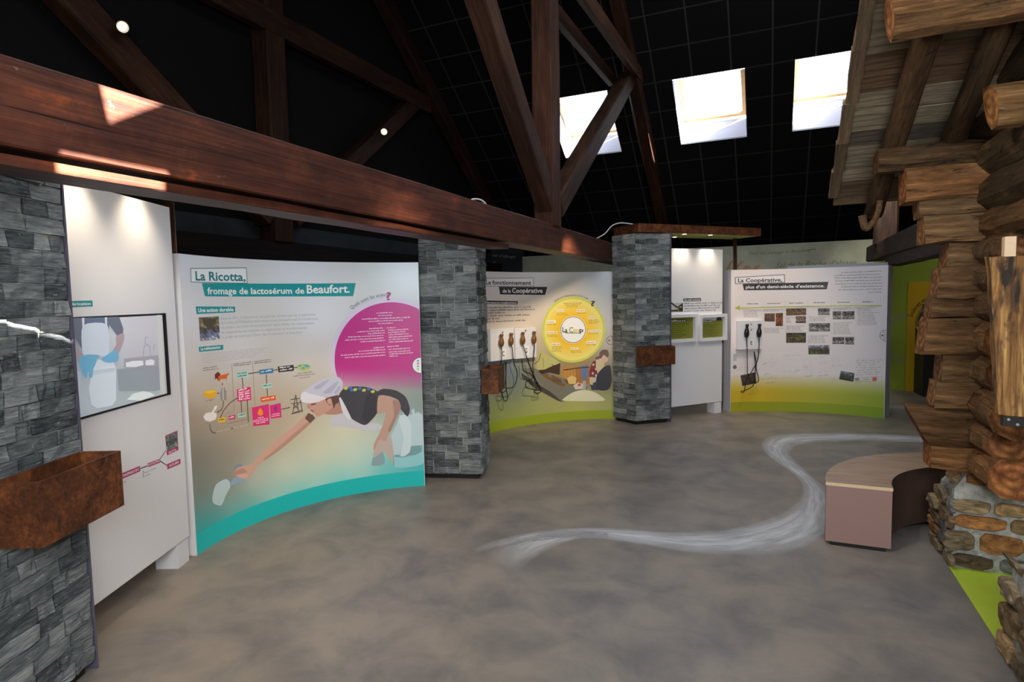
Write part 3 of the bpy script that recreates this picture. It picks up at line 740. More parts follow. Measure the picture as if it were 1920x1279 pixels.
class Print:
    """flat ink on a board: polygons, gradients and lettering in the board's own surface coordinates"""
    def __init__(s, board, gain=1.06): s.B = board; s.v = []; s.f = []; s.c = []; s.layer = 1; s.gain = gain
    def col(s, c): return lin(tuple(min(1, max(0, k / 255 * s.gain)) for k in c)) + (1.0,)
    def emit_(s, uv, fs, c, layer=None):
        o = len(s.v); d = 0.0005 * (layer or s.layer)
        for i, (u, v) in enumerate(uv):
            s.v.append(s.B.pt(min(max(u, 0.002), s.B.L - 0.002), v, d))
            s.c.append(s.col(c[i] if isinstance(c, list) else c))
        s.f += [tuple(i + o for i in f) for f in fs]
    def uvpoly(s, uv, c, layer=None):
        fs = tessellate_polygon([[Vector((a, b, 0)) for a, b in uv]])
        us = [p[0] for p in uv]
        if s.B.curved and max(us) - min(us) > 0.07:
            bm = bmesh.new(); vs = [bm.verts.new((a, b, 0)) for a, b in uv]
            for f in fs:
                try: bm.faces.new([vs[i] for i in f])
                except ValueError: pass
            k = math.ceil(min(us) / 0.05) * 0.05
            while k < max(us):
                bmesh.ops.bisect_plane(bm, geom=list(bm.verts) + list(bm.edges) + list(bm.faces), plane_co=(k, 0, 0), plane_no=(1, 0, 0)); k += 0.05
            bm.verts.index_update(); uv = [(v.co.x, v.co.y) for v in bm.verts]; fs = [tuple(v.index for v in f.verts) for f in bm.faces]; bm.free()
            if isinstance(c, list): c = c[0]
        s.emit_(uv, fs, c, layer)
    def poly(s, pts, c, layer=None): s.uvpoly([s.B.uv(*p) for p in pts], c, layer)
    def blob(s, pts, c, layer=None, n=4):
        P = [Vector(q) for q in pts]; m = len(P); out = []
        for i in range(m):
            a, b, d, e = P[i - 1], P[i], P[(i + 1) % m], P[(i + 2) % m]
            for k in range(n):
                t = k / n; m1, m2 = (d - a) * .38, (e - b) * .38; h1 = 2 * t ** 3 - 3 * t * t + 1; h2 = t ** 3 - 2 * t * t + t; h3 = -2 * t ** 3 + 3 * t * t; h4 = t ** 3 - t * t
                out.append(tuple(b * h1 + m1 * h2 + d * h3 + m2 * h4))
        s.poly(out, c, layer)
    def grad(s, u0, u1, v0, v1, nu, nv, fn, layer=None):
        uv = []; c = []
        for j in range(nv + 1):
            for i in range(nu + 1):
                u = u0 + (u1 - u0) * i / nu; v = v0 + (v1 - v0) * j / nv; uv.append((u, v))
                x, y = px(s.B.pt(u, v)); c.append(fn(x, y))
        fs = [(j * (nu + 1) + i, j * (nu + 1) + i + 1, (j + 1) * (nu + 1) + i + 1, (j + 1) * (nu + 1) + i) for j in range(nv) for i in range(nu)]
        s.emit_(uv, fs, c, layer)
    def disc(s, cen, r0, r1, fn, layer=None, seg=64, a0=0, a1=360, nr=8):
        uv = []; c = []
        for j in range(nr + 1):
            r = r0 + (r1 - r0) * j / nr
            for i in range(seg + 1):
                t = R(a0 + (a1 - a0) * i / seg); u, v = cen[0] + r * math.cos(t), cen[1] + r * math.sin(t); uv.append((u, v))
                if callable(fn): c.append(fn(*px(s.B.pt(min(u, s.B.L), v))))
                else: c.append(fn)
        n = seg + 1; fs = [(j * n + i, j * n + i + 1, (j + 1) * n + i + 1, (j + 1) * n + i) for j in range(nr) for i in range(seg) if min(uv[j * n + i][0], uv[j * n + i + 1][0]) < s.B.L - 0.002]
        s.emit_(uv, fs, c, layer)
    def text(s, t, p0, p1, h, c, bold=False, shear=0.0, layer=None):
        vs, fs, w = text2d(t, bold); U0, U1 = s.B.uv(*p0), s.B.uv(*p1); UH = s.B.uv(p0[0], p0[1] - h)
        ex = ((U1[0] - U0[0]) / w, (U1[1] - U0[1]) / w); H = (UH[1] - U0[1]) / CAP
        s.emit_([(U0[0] + (x + shear * y) * ex[0], U0[1] + x * ex[1] + y * H) for x, y in vs], fs, c, layer)
    def arctext(s, t, cen, r, a0, a1, h, c, bold=False, layer=None):
        ws = [text2d(ch, bold)[2] + 0.09 if ch != ' ' else 0.3 for ch in t]; tot = sum(ws); acc = 0; k = h / CAP
        for ch, w in zip(t, ws):
            a = R(a0 + (a1 - a0) * (acc + 0.0) / tot); acc += w
            if ch == ' ': continue
            vs, fs, _ = text2d(ch, bold); o = (cen[0] + r * math.cos(a), cen[1] + r * math.sin(a)); sg = -1 if a1 < a0 else 1
            ex = (-math.sin(a) * sg, math.cos(a) * sg); ey = (math.cos(a), math.sin(a))
            sx = abs(R(a1 - a0)) * r / tot
            s.emit_([(o[0] + ex[0] * x * sx + ey[0] * y * k, o[1] + ex[1] * x * sx + ey[1] * y * k) for x, y in vs], fs, c, layer)
    def line(s, pts, w, c, layer=None):
        q = [s.B.uv(*p) for p in pts]; lp = []; rp = []
        for i, p in enumerate(q):
            a, b = q[max(i - 1, 0)], q[min(i + 1, len(q) - 1)]; dx, dy = b[0] - a[0], b[1] - a[1]; L = math.hypot(dx, dy) or 1
            lp.append((p[0] - dy / L * w / 2, p[1] + dx / L * w / 2)); rp.append((p[0] + dy / L * w / 2, p[1] - dx / L * w / 2))
        n = len(q); s.emit_(lp + rp, [(i, i + 1, n + i + 1, n + i) for i in range(n - 1)], c, layer)
    def arrow(s, pts, w, c, head=3.2, layer=None):
        s.line(pts, w, c, layer); (x0, y0), (x1, y1) = pts[-2], pts[-1]; L = math.hypot(x1 - x0, y1 - y0) or 1; dx, dy = (x1 - x0) / L, (y1 - y0) / L
        s.poly([(x1 + dx * head, y1 + dy * head), (x1 - dy * head * .7, y1 + dx * head * .7), (x1 + dy * head * .7, y1 - dx * head * .7)], c, layer)
    def words(s, p0, p1, h, c, seed=0, layer=None, fill=1.0):
        """a line of print too small to read: word-length strokes broken into letter bits"""
        rn = random.Random(seed); L = math.hypot(p1[0] - p0[0], p1[1] - p0[1]); x = 0
        while x < L * fill - h:
            w = min(rn.uniform(1.2, 5.5) * h, L * fill - x); k = 0
            while k < w - .2 * h:
                g = rn.uniform(.35, .6) * h; a = (x + k) / L; b = min(x + k + g, x + w) / L; up = h * rn.choice((.62, .62, .95))
                q = lambda t, dy: (p0[0] + (p1[0] - p0[0]) * t, p0[1] + (p1[1] - p0[1]) * t - dy)
                s.emit_([s.B.uv(*q(a, 0)), s.B.uv(*q(b, 0)), s.B.uv(*q(b, up)), s.B.uv(*q(a, up))], [(0, 1, 2, 3)], c, layer); k += g + .16 * h
            x += w + .5 * h
    def script(s, p0, p1, h, c, w=0.002, seed=0, layer=None):
        """pen handwriting as wavy strokes"""
        rn = random.Random(seed); L = math.hypot(p1[0] - p0[0], p1[1] - p0[1]); x = 0
        while x < L:
            n = rn.randint(6, 16); pts = []
            for i in range(n):
                t = (x + i * h * .33) / L
                if t > 1: break
                y = (h * rn.uniform(.3, .6) if i % 2 else 0) + (h * rn.uniform(.2, .8) if rn.random() < .18 else 0) - (h * .5 if rn.random() < .07 else 0)
                pts.append((p0[0] + (p1[0] - p0[0]) * t + (h * .2 if i % 2 else 0), p0[1] + (p1[1] - p0[1]) * t - y))
            if len(pts) > 2: s.line(pts, w, c, layer)
            x += n * h * .33 + h * .7
    def photo(s, quad, pal, seed, nx=12, ny=9, layer=None):
        """small halftone picture: quad = top-left, top-right, bottom-right, bottom-left"""
        rn = random.Random(seed); uv = []; c = []; a, b, d, e = [s.B.uv(*p) for p in quad]
        for j in range(ny + 1):
            for i in range(nx + 1):
                t, k = i / nx, j / ny
                uv.append(tuple((a[q] * (1 - t) + b[q] * t) * (1 - k) + (e[q] * (1 - t) + d[q] * t) * k for q in (0, 1)))
                z = k * (len(pal) - 1); m = pal[min(int(z + rn.uniform(0, .9)), len(pal) - 1)]; f = rn.uniform(.6, 1.3); c.append(tuple(q * f for q in m))
        fs = [(j * (nx + 1) + i, j * (nx + 1) + i + 1, (j + 1) * (nx + 1) + i + 1, (j + 1) * (nx + 1) + i) for j in range(ny) for i in range(nx)]
        s.emit_(uv, fs, c, layer)
    def flush(s, name, parent, label=None, mat=None, kind=None):
        if not s.v: return
        me = bpy.data.meshes.new(name); me.from_pydata([tuple(p) for p in s.v], [], s.f); me.materials.append(mat or M_PRINT)
        ca = me.color_attributes.new('Col', 'FLOAT_COLOR', 'POINT'); ca.data.foreach_set('color', [k for c in s.c for k in c])
        me.update(); s.v, s.f, s.c = [], [], []
        o = put(name, me, parent, kind='stuff' if name in ('body_text', 'handwriting_print', 'timeline_print', 'wall_lettering', 'chalk_lettering', 'process_print', 'diagram_print') else None)
        if label: o['label'] = label
        return o

def arc_board(lab, A, B, sag, thick, edge, h=2.09):
    b = Arc(A, B, sag, 0, h); c = (b.a + b.b) / 2
    T = thing('curved_display', lab, 'display panel', c)
    n = 28; m = MB(); vs = []
    for d in (0, -thick):
        for z in (0.0, h):
            vs += [b.pt(b.L * i / n, z, d) for i in range(n + 1)]
    k = n + 1
    fs = [(i, i + 1, k + i + 1, k + i) for i in range(n)] + [(2 * k + i, 3 * k + i, 3 * k + i + 1, 2 * k + i + 1) for i in range(n)] + [(k + i, k + i + 1, 3 * k + i + 1, 3 * k + i) for i in range(n)] + [(i, 2 * k + i, 2 * k + i + 1, i + 1) for i in range(n)]
    m.add(vs, fs, 0); m.add([vs[0], vs[k], vs[3 * k], vs[2 * k]], [(0, 1, 2, 3)], 1); m.add([vs[n], vs[k + n], vs[3 * k + n], vs[2 * k + n]], [(0, 1, 2, 3)], 1)
    m.obj('board', [M_WHITE, edge], T)
    return T, b

def mixc(a, b, t): t = min(1, max(0, t)); return tuple(p * (1 - t) + q * t for p, q in zip(a, b))
WH = (250, 250, 252)
def Z(ox, oy, k): return lambda pts: [(ox + x / k, oy + y / k) for x, y in pts]

# ---- first curved panel: ricotta
T1, C1 = arc_board('tall curved panel printed with a white-capped woman leaning over a vat', (-3.651, 2.763), (-2.973, 4.646), .36, .07, M_WHITE)
bg1 = idw([(335, 480, (222, 228, 236)), (560, 490, (222, 228, 238)), (780, 495, (225, 235, 245)), (345, 600, (222, 222, 228)), (600, 600, (226, 228, 236)), (450, 660, (228, 226, 228)), (345, 690, (225, 222, 220)), (560, 685, (224, 218, 214)), (620, 690, (222, 216, 216)), (450, 700, (222, 214, 206)),
  (370, 730, (205, 190, 175)), (450, 740, (190, 172, 152)), (540, 745, (195, 178, 158)), (600, 720, (205, 192, 178)), (365, 790, (160, 142, 122)), (450, 790, (170, 150, 128)), (520, 780, (182, 162, 138)), (370, 860, (128, 118, 108)), (430, 850, (150, 134, 116)), (500, 820, (190, 172, 142)), (560, 800, (215, 195, 160)),
  (372, 920, (128, 122, 114)), (420, 900, (140, 128, 112)), (370, 950, (140, 150, 145)), (430, 930, (165, 165, 155)), (600, 850, (238, 222, 188)), (650, 800, (238, 225, 190)), (540, 880, (236, 224, 196)), (660, 860, (240, 230, 205)), (700, 830, (225, 222, 205)), (480, 900, (215, 205, 185)), (450, 960, (110, 190, 185)), (380, 985, (50, 180, 180)),
  (520, 930, (170, 215, 205)), (600, 905, (190, 225, 215)), (680, 880, (170, 220, 215)), (780, 860, (90, 195, 200)), (780, 830, (160, 200, 205)), (560, 935, (80, 214, 212)), (640, 912, (70, 214, 214)), (720, 890, (70, 200, 200)), (790, 872, (30, 180, 185)), (470, 975, (20, 190, 190)), (400, 1000, (0, 170, 170)),
  (700, 720, (190, 180, 170)), (740, 740, (150, 160, 145)), (785, 760, (130, 140, 138)), (780, 800, (165, 185, 190)), (700, 760, (175, 175, 160))])
p = Print(C1)
p.grad(0.004, C1.L - .004, 0.0, C1.z1, 70, 80, bg1, 1)
p.flush('background_print', T1)
TEAL = (0, 148, 150)
vb = C1.uv(368, 1004)[1]; vb2 = C1.uv(796, 882)[1]
p.uvpoly([(0.004, 0.001), (C1.L - .004, 0.001), (C1.L - .004, (vb2 + vb) / 2), (0.004, (vb2 + vb) / 2)], (0, 190, 188), 2)
p.flush('base_band', T1, 'solid teal band along the foot')
z4 = Z(320, 460, 3.84)
p.poly(z4([(141, 164), (545, 160), (553, 276), (143, 266)]), (0, 112, 118), 3); p.poly(z4([(145, 169), (541, 165), (548, 271), (147, 262)]), (236, 240, 244), 4)
p.poly(z4([(224, 272), (1332, 272), (1314, 366), (246, 368)]), TEAL, 2)
p.text('La Ricotta,', *z4([(178, 252), (538, 256)]), 17.5, (0, 118, 124), True, layer=5)
p.text('fromage de lactosérum de', *z4([(264, 352), (962, 347)]), 13, WH, True, layer=5)
p.text('Beaufort.', *z4([(980, 346), (1290, 340)]), 16, WH, True, layer=5)
p.flush('headline', T1)
p.poly(z4([(179, 440), (463, 442), (464, 482), (186, 496)]), TEAL, 2); p.text('Une action durable', *z4([(198, 482), (452, 474)]), 7.5, WH, True, layer=3)
p.poly(z4([(200, 732), (378, 717), (378, 752), (205, 768)]), TEAL, 2); p.text('La méthanisation', *z4([(216, 756), (358, 742)]), 5.5, WH, True, layer=3)
BL = (150, 172, 178)
for t, a, b_ in (("Jusqu'en 2011, le lactosérum, dit petit lait, produit par les coopératives", (360, 536), (1044, 505)), ("de la zone AOP Beaufort était vendu à une entreprise qui le transformait", (360, 568), (1062, 535)), ("en poudre. Les coûts d'externalisation étant élevés, les responsables", (362, 602), (1032, 567)), ("de coopératives ont souhaité se réapproprier sa transformation.", (364, 638), (984, 600)), ("Le projet est mené par l'Union des Producteurs de Beaufort.", (366, 672), (946, 634))):
    p.text(t, *z4([a, b_]), 5.2, BL, layer=2)
for i in range(5): p.words(*z4([(222, 790 + i * 15.5), (700 - i * 22, 740 + i * 16)]), 2.2, (196, 190, 190), 40 + i, 2)
p.flush('body_text', T1)
p.photo(z4([(200, 520), (346, 512), (354, 678), (212, 690)]), [(120, 110, 80), (150, 140, 110), (70, 66, 62), (110, 116, 140), (190, 190, 196)], 7, 12, 14, 2)
p.poly(z4([(225, 530), (335, 525), (320, 560), (290, 600), (265, 600), (235, 560)]), (76, 70, 50), 3)
p.flush('factory_photo', T1)
cm = C1.uv(735, 672); rm = abs(cm[0] - C1.uv(627, 672)[0])
def mag(x, y): return mixc((194, 44, 136), bg1(x, y), (y - 690) / 45)
def halo(x, y): return mixc((214, 206, 226), bg1(x, y), (y - 670) / 60)
p.disc(cm, rm, rm * 1.085, halo, 2, 72, 0, 360, 2); p.disc(cm, 0, rm, mag, 3, 72, 0, 360, 14)
p.arctext('Quels sont les enjeux', cm, rm * 1.11, 127, 91, .035, (92, 70, 110), layer=4)
p.text('?', (724, 563), (734, 562), 15, (170, 40, 130), True, layer=4)
zc = Z(600, 540, 5.815)
for i, (a, b_, h) in enumerate((((615, 280), (790, 272), 11), ((632, 306), (792, 302), 10), ((455, 345), (980, 325), 11), ((528, 370), (905, 355), 10), ((632, 394), (798, 386), 9), ((535, 450), (698, 440), 11), ((405, 486), (706, 466), 10), ((522, 505), (706, 492), 10), ((305, 542), (708, 520), 10), ((270, 575), (710, 548), 10), ((440, 592), (708, 576), 10), ((725, 440), (825, 436), 10), ((742, 466), (980, 452), 10), ((742, 492), (940, 478), 10), ((746, 516), (970, 502), 10), ((748, 544), (1008, 526), 10), ((750, 570), (960, 554), 10), ((750, 595), (1030, 578), 10), ((582, 660), (706, 648), 11), ((420, 695), (710, 676), 10), ((225, 740), (712, 704), 10), ((270, 765), (714, 736), 10), ((734, 646), (858, 636), 10), ((746, 676), (985, 660), 10), ((750, 704), (985, 688), 10), ((752, 726), (1015, 710), 10), ((756, 750), (860, 742), 10))):
    p.words(*zc([a, b_]), h / 5.815 * 1.15, (246, 226, 240), 60 + i, 5)
p.flush('magenta_disc_print', T1, 'magenta disc with lines of white print')
ck = C1.uv(788, 685); p.disc(ck, 0, .075, (60, 90, 120), 6, 32, nr=1); p.disc(ck, 0, .07, (236, 240, 244), 7, 32, nr=1)
for i, cc in enumerate(((90, 140, 160), (200, 90, 130), (140, 150, 170), (200, 200, 60))): p.poly([(782, 675 + i * 5.2), (785.5, 675 + i * 5.2), (785.5, 678 + i * 5.2), (782, 678 + i * 5.2)], cc, 8)
p.flush('language_sticker', T1)
# diagram
zd = Z(360, 660, 7.104); GR = (78, 66, 60)
def box(q, c, lines=1, tc=WH, seed=0, layer=4):
    p.poly(zd(q), c, layer); (x0, y0), (x1, y1), (x2, y2), (x3, y3) = q
    for i in range(lines):
        k = (i + .78) / (lines + .35)
        a = (x0 + (x3 - x0) * k + (x1 - x0) * .1, y0 + (y3 - y0) * k); b_ = (x1 + (x2 - x1) * k - (x1 - x0) * .1, y1 + (y2 - y1) * k)
        p.words(*zd([a, b_]), min(3.2, (y3 - y0) / 7.104 / (lines + .6)), tc, seed + i, layer + 1)
MINT = (178, 220, 208); PINK = (224, 40, 120)
box([(582, 268), (748, 250), (748, 338), (590, 355)], MINT, 2, (80, 110, 104), 1); box([(892, 242), (1078, 218), (1080, 278), (900, 298)], (30, 128, 172), 1, WH, 3)
box([(1140, 196), (1352, 172), (1356, 250), (1150, 272)], (44, 36, 38), 2, WH, 5); box([(932, 428), (1062, 412), (1066, 470), (938, 486)], MINT, 1, (80, 110, 104), 7)
box([(908, 604), (1110, 576), (1116, 640), (914, 670)], (238, 96, 30), 1, WH, 8); box([(596, 500), (776, 464), (788, 640), (604, 660)], PINK, 5, WH, 9)
box([(340, 884), (442, 866), (444, 926), (350, 940)], (246, 196, 20), 1, (120, 90, 20), 15); box([(484, 856), (574, 836), (574, 890), (490, 906)], (204, 60, 110), 1, WH, 16)
box([(610, 826), (710, 808), (712, 860), (616, 876)], MINT, 1, (80, 110, 104), 17)
p.poly(zd([(796, 742), (1022, 692), (1032, 964), (814, 990)]), PINK, 4); p.poly(zd([(1034, 712), (1180, 680), (1190, 870), (1048, 888)]), PINK, 4)
p.poly(zd([(906, 738), (940, 790), (946, 830), (915, 850), (880, 840), (868, 806), (886, 776)]), (248, 150, 40), 5)
p.poly(zd([(1106, 712), (1130, 740), (1112, 762), (1132, 775), (1108, 806), (1112, 780), (1094, 770)]), (90, 60, 170), 5)
for i, (a, b_) in enumerate((((872, 884), (950, 874)), ((818, 918), (1008, 888)), ((812, 938), (1012, 910)), ((850, 958), (980, 938)), ((1066, 836), (1166, 822)), ((1060, 864), (1172, 846)))): p.words(*zd([a, b_]), 1.9, WH, 30 + i, 5)
W1_ = .007
for pts in ([(748, 290), (880, 270)], [(1080, 244), (1128, 238)], [(1356, 210), (1386, 208)], [(988, 298), (994, 410)], [(998, 486), (1006, 590)], [(680, 488), (668, 352)], [(660, 806), (652, 668)], [(750, 940), (734, 655)], [(1190, 764), (1290, 742)], [(416, 650), (414, 710), (390, 770), (345, 800)], [(372, 880), (420, 780), (500, 680), (590, 622)], [(234, 960), (240, 1030), (268, 1070), (302, 1078)], [(402, 410), (403, 430)], [(362, 550), (345, 551)], [(520, 1020), (530, 1019)]): p.arrow(zd(pts), W1_, GR, 2.4, 3)
for pts in ([(528, 158), (560, 790), (446, 826), (456, 958), (790, 880), (772, 744), (838, 720), (804, 128)],): p.line(zd(pts), .003, (130, 116, 106), 3)
for i, (a, b_) in enumerate((((140, 224), (330, 198)), ((142, 252), (370, 226)), ((548, 170), (790, 136)), ((556, 190), (770, 166)), ((824, 136), (1066, 102)), ((828, 158), (1050, 132)), ((176, 662), (290, 640)), ((1400, 296), (1600, 270)), ((1352, 330), (1645, 296)), ((1432, 354), (1570, 334)), ((330, 1068), (500, 1030)), ((548, 1015), (760, 975)))): p.words(*zd([a, b_]), 2.0, (120, 106, 100) if i < 10 else (205, 190, 172), 70 + i, 4)
p.poly(zd([(345, 325), (370, 312), (460, 292), (486, 278), (492, 300), (470, 312), (462, 340), (455, 390), (448, 352), (385, 360), (352, 400), (345, 360)]), (226, 104, 20), 4)
p.poly(zd([(300, 300), (345, 262), (380, 300), (352, 325), (348, 380), (322, 345), (306, 376)]), (120, 30, 24), 4)
p.poly(zd([(150, 545), (190, 512), (260, 502), (318, 512), (324, 560), (300, 600), (230, 625), (200, 600), (190, 570), (165, 610), (152, 590)]), (246, 176, 24), 4); p.poly(zd([(160, 540), (200, 515), (300, 512), (318, 530), (230, 560)]), (250, 206, 60), 5)
p.poly(zd([(386, 476), (434, 470), (440, 505), (456, 520), (458, 640), (380, 655), (372, 530), (390, 510)]), (150, 146, 146), 4); p.poly(zd([(400, 474), (420, 472), (420, 640), (404, 646)]), (190, 188, 188), 5)
p.poly(zd([(146, 862), (180, 815), (260, 800), (320, 815), (328, 850), (310, 900), (240, 930), (175, 915)]), (238, 232, 228), 4); p.poly(zd([(262, 800), (300, 720), (332, 714), (328, 745), (284, 808)]), (240, 234, 230), 5)
p.poly(zd([(1392, 190), (1450, 160), (1540, 160), (1580, 185), (1560, 240), (1470, 258), (1410, 230)]), (190, 206, 110), 4)
for a, b_ in ((1430, 186), (1510, 180), (1480, 218), (1540, 196)): p.poly(zd([(a - 34, b_), (a, b_ - 16), (a + 34, b_ - 4), (a, b_ + 14)]), (90, 170, 200), 5)
for pts in ([(1380, 570), (1340, 820)], [(1380, 570), (1420, 810)], [(1312, 634), (1450, 616)], [(1320, 690), (1460, 670)], [(1330, 820), (1470, 770)], [(1440, 640), (1470, 790)], [(1345, 760), (1420, 690)], [(1350, 700), (1415, 760)], [(1320, 826), (1476, 790)]): p.line(zd(pts), .006, (70, 60, 50), 4)
p.flush('diagram_print', T1)
# the printed woman
z5 = Z(320, 680, 3.366)
SK = (212, 168, 148)
def tone(a, b_, y0, y1): return lambda x, y: mixc(a, b_, (y - y0) / (y1 - y0))
p.blob(z5([(1450, 300), (1500, 230), (1560, 310), (1592, 345), (1592, 560), (1420, 600), (1400, 540), (1390, 470), (1430, 380)]), (190, 212, 218), 2)
p.blob(z5([(1420, 560), (1592, 520), (1592, 640), (1410, 660)]), (150, 210, 214), 2)
p.blob(z5([(1440, 360), (1480, 330), (1520, 400), (1510, 560), (1450, 590), (1470, 470)]), (206, 224, 228), 3)
p.blob(z5([(1010, 352), (1050, 330), (1090, 318), (1150, 360), (1215, 392), (1290, 382), (1342, 400), (1320, 420), (1230, 430), (1130, 412), (1005, 396)]), (206, 206, 212), 2)
p.blob(z5([(985, 285), (1060, 250), (1092, 312), (1040, 328), (965, 322)]), (188, 140, 124), 3)
p.blob(z5([(1060, 210), (1090, 165), (1150, 150), (1240, 155), (1310, 185), (1318, 250), (1302, 320), (1245, 385), (1212, 392), (1150, 360), (1092, 312), (1065, 262)]), (66, 64, 72), 4)
p.blob(z5([(1298, 190), (1340, 165), (1420, 175), (1482, 215), (1510, 290), (1495, 340), (1450, 290), (1440, 240), (1380, 212), (1312, 212)]), (58, 57, 64), 4)
p.blob(z5([(1240, 200), (1300, 210), (1300, 310), (1240, 375), (1210, 340)]), (54, 52, 60), 5)
p.poly(z5([(868, 318), (896, 330), (912, 350), (880, 382), (846, 352)]), (108, 82, 70), 5)
p.blob(z5([(864, 318), (914, 352), (862, 402), (772, 482), (692, 547), (602, 612), (547, 652), (522, 692), (470, 742), (440, 736), (400, 702), (408, 672), (450, 656), (510, 640), (560, 590), (640, 510), (740, 430), (812, 368)]), SK, 3)
p.blob(z5([(905, 350), (862, 402), (772, 482), (692, 547), (602, 612), (590, 606), (680, 530), (760, 462), (850, 385)]), (192, 146, 126), 4)
p.blob(z5([(395, 690), (455, 668), (480, 690), (450, 700), (400, 712)]), (190, 142, 124), 4); p.blob(z5([(410, 712), (470, 702), (490, 716), (450, 730)]), (222, 180, 162), 4)
p.blob(z5([(372, 772), (398, 728), (445, 728), (474, 742), (430, 760), (385, 776)]), (150, 172, 196), 5)
p.line(z5([(404, 680), (410, 656), (432, 644), (450, 652)]), .012, (120, 140, 190), 5)
p.blob(z5([(272, 890), (262, 850), (285, 770), (350, 735), (378, 775), (345, 840), (320, 900)]), (190, 212, 214), 3)
p.blob(z5([(1312, 210), (1380, 212), (1435, 240), (1452, 280), (1424, 350), (1388, 432), (1352, 505), (1290, 562), (1280, 520), (1320, 440), (1346, 370), (1356, 312), (1310, 326), (1302, 300)]), (194, 156, 140), 6)
p.blob(z5([(1400, 240), (1436, 242), (1452, 282), (1424, 350), (1388, 432), (1372, 425), (1410, 330)]), (170, 130, 116), 7)
p.blob(z5([(1318, 486), (1352, 496), (1390, 470), (1402, 540), (1404, 632), (1378, 600), (1345, 556), (1318, 575), (1280, 600), (1284, 556)]), (196, 178, 168), 7)
p.blob(z5([(1290, 560), (1330, 550), (1350, 600), (1345, 640), (1270, 650), (1276, 600)]), (140, 170, 174), 5)
p.line(z5([(1380, 480), (1402, 560), (1408, 650)]), .008, (120, 140, 140), 6)
p.blob(z5([(865, 255), (930, 246), (985, 222), (1012, 240), (1024, 280), (985, 312), (950, 332), (922, 341), (906, 322), (878, 298), (872, 276)]), (206, 160, 142), 5)
p.blob(z5([(884, 262), (912, 256), (916, 262), (890, 270)]), (110, 78, 66), 6); p.blob(z5([(880, 296), (902, 304), (900, 312), (884, 304)]), (176, 96, 92), 6); p.blob(z5([(866, 262), (860, 284), (872, 290), (882, 284)]), (196, 146, 128), 6)
p.blob(z5([(978, 228), (1040, 206), (1062, 212), (1060, 250), (1040, 262), (1028, 290), (1018, 250), (1004, 268), (985, 250)]), (98, 70, 62), 6)
p.blob(z5([(985, 236), (1010, 226), (1016, 252), (998, 262)]), (212, 166, 150), 7)
p.blob(z5([(835, 185), (868, 158), (930, 120), (1000, 92), (1060, 92), (1086, 128), (1076, 170), (1042, 206), (990, 216), (930, 212), (880, 198)]), (206, 206, 222), 7)
for q in ([(900, 160), (960, 120), (1000, 110), (940, 165)], [(960, 190), (1020, 140), (1060, 120), (1010, 190)], [(1030, 190), (1060, 150), (1076, 150), (1050, 195)]): p.blob(z5(q), (184, 184, 206), 8)
p.blob(z5([(818, 216), (836, 184), (880, 196), (960, 214), (978, 226), (930, 248), (870, 256), (824, 246)]), (232, 230, 236), 8)
p.blob(z5([(1062, 230), (1076, 226), (1140, 352), (1116, 352), (1084, 310)]), (224, 222, 228), 8)
for i, (x, y) in enumerate(((1092, 160), (1120, 156), (1150, 168), (1178, 160), (1206, 172), (1236, 164), (1262, 180), (1130, 172))): p.blob(z5([(x, y), (x + 20, y - 8), (x + 26, y + 6), (x + 8, y + 12)]), ((196, 206, 70), (70, 110, 190))[i % 2], 8)
p.flush('portrait_print', T1, 'printed woman in white cap, black shirt and white apron reaching down to the left')

# ---- second curved panel
T2, C2 = arc_board('curved panel with a yellow wheel print between two slate pillars', (-3.378, 6.62), (-2.03, 8.19), .28, .07, M_WHITE)
zw = Z(900, 520, 4.919)
def sm(k, pts): return [(a, b_, c) for (a, b_), c in zip(k([q[:2] for q in pts]), [q[2] for q in pts])]
bg2 = idw(sm(zw, [(80, 20, (232, 226, 226)), (500, 30, (230, 228, 232)), (1100, 20, (206, 214, 226)), (300, 300, (238, 220, 206)), (80, 440, (236, 214, 200)), (560, 420, (238, 224, 214)), (1180, 400, (214, 216, 222)), (560, 640, (228, 206, 188)), (1180, 640, (210, 204, 200)),
   (120, 800, (120, 140, 170)), (240, 850, (80, 104, 140)), (330, 940, (86, 104, 134)), (200, 1000, (120, 140, 160)), (330, 1060, (70, 86, 104)), (130, 1080, (150, 160, 150)), (250, 1150, (150, 160, 120)), (450, 1080, (196, 204, 140)), (600, 780, (204, 196, 140)), (620, 720, (200, 186, 150)), (700, 850, (110, 80, 50)), (800, 860, (176, 128, 64)), (900, 880, (186, 134, 66)), (980, 900, (120, 90, 60)), (650, 960, (170, 150, 110)),
   (900, 1020, (160, 130, 90)), (1050, 1000, (110, 110, 110)), (1180, 960, (90, 92, 96)), (950, 1120, (214, 214, 170)), (700, 1120, (176, 186, 110)), (1150, 1120, (180, 186, 130)), (150, 1220, (166, 176, 60)), (500, 1210, (176, 186, 70)), (900, 1190, (186, 196, 80)), (1180, 1180, (180, 192, 80)), (300, 1279, (160, 172, 40)), (900, 1240, (176, 188, 60))]))
q2 = Print(C2)
q2.grad(0.004, C2.L - .004, 0.0, C2.z1, 60, 70, bg2, 1); q2.flush('background_print', T2)
vb = C2.uv(1147, 769)[1]
q2.uvpoly([(0.004, 0.001), (C2.L - .004, 0.001), (C2.L - .004, vb), (0.004, vb)], (150, 166, 22), 2); q2.flush('base_band', T2, 'solid olive green band along the foot')
DK2 = (56, 44, 42)
q2.poly([(898, 521.5), (1000, 520.5), (1001, 536.5), (898, 537)], DK2, 2); q2.poly([(899, 522.3), (999.2, 521.3), (1000.2, 535.8), (899, 536.2)], (236, 230, 230), 3)
q2.poly([(935, 537.5), (1026, 538), (1022, 553), (937.5, 552)], DK2, 4)
q2.text('Le fonctionnement', (911, 533.5), (995.8, 534.2), 8.5, (50, 40, 46), True, layer=5)
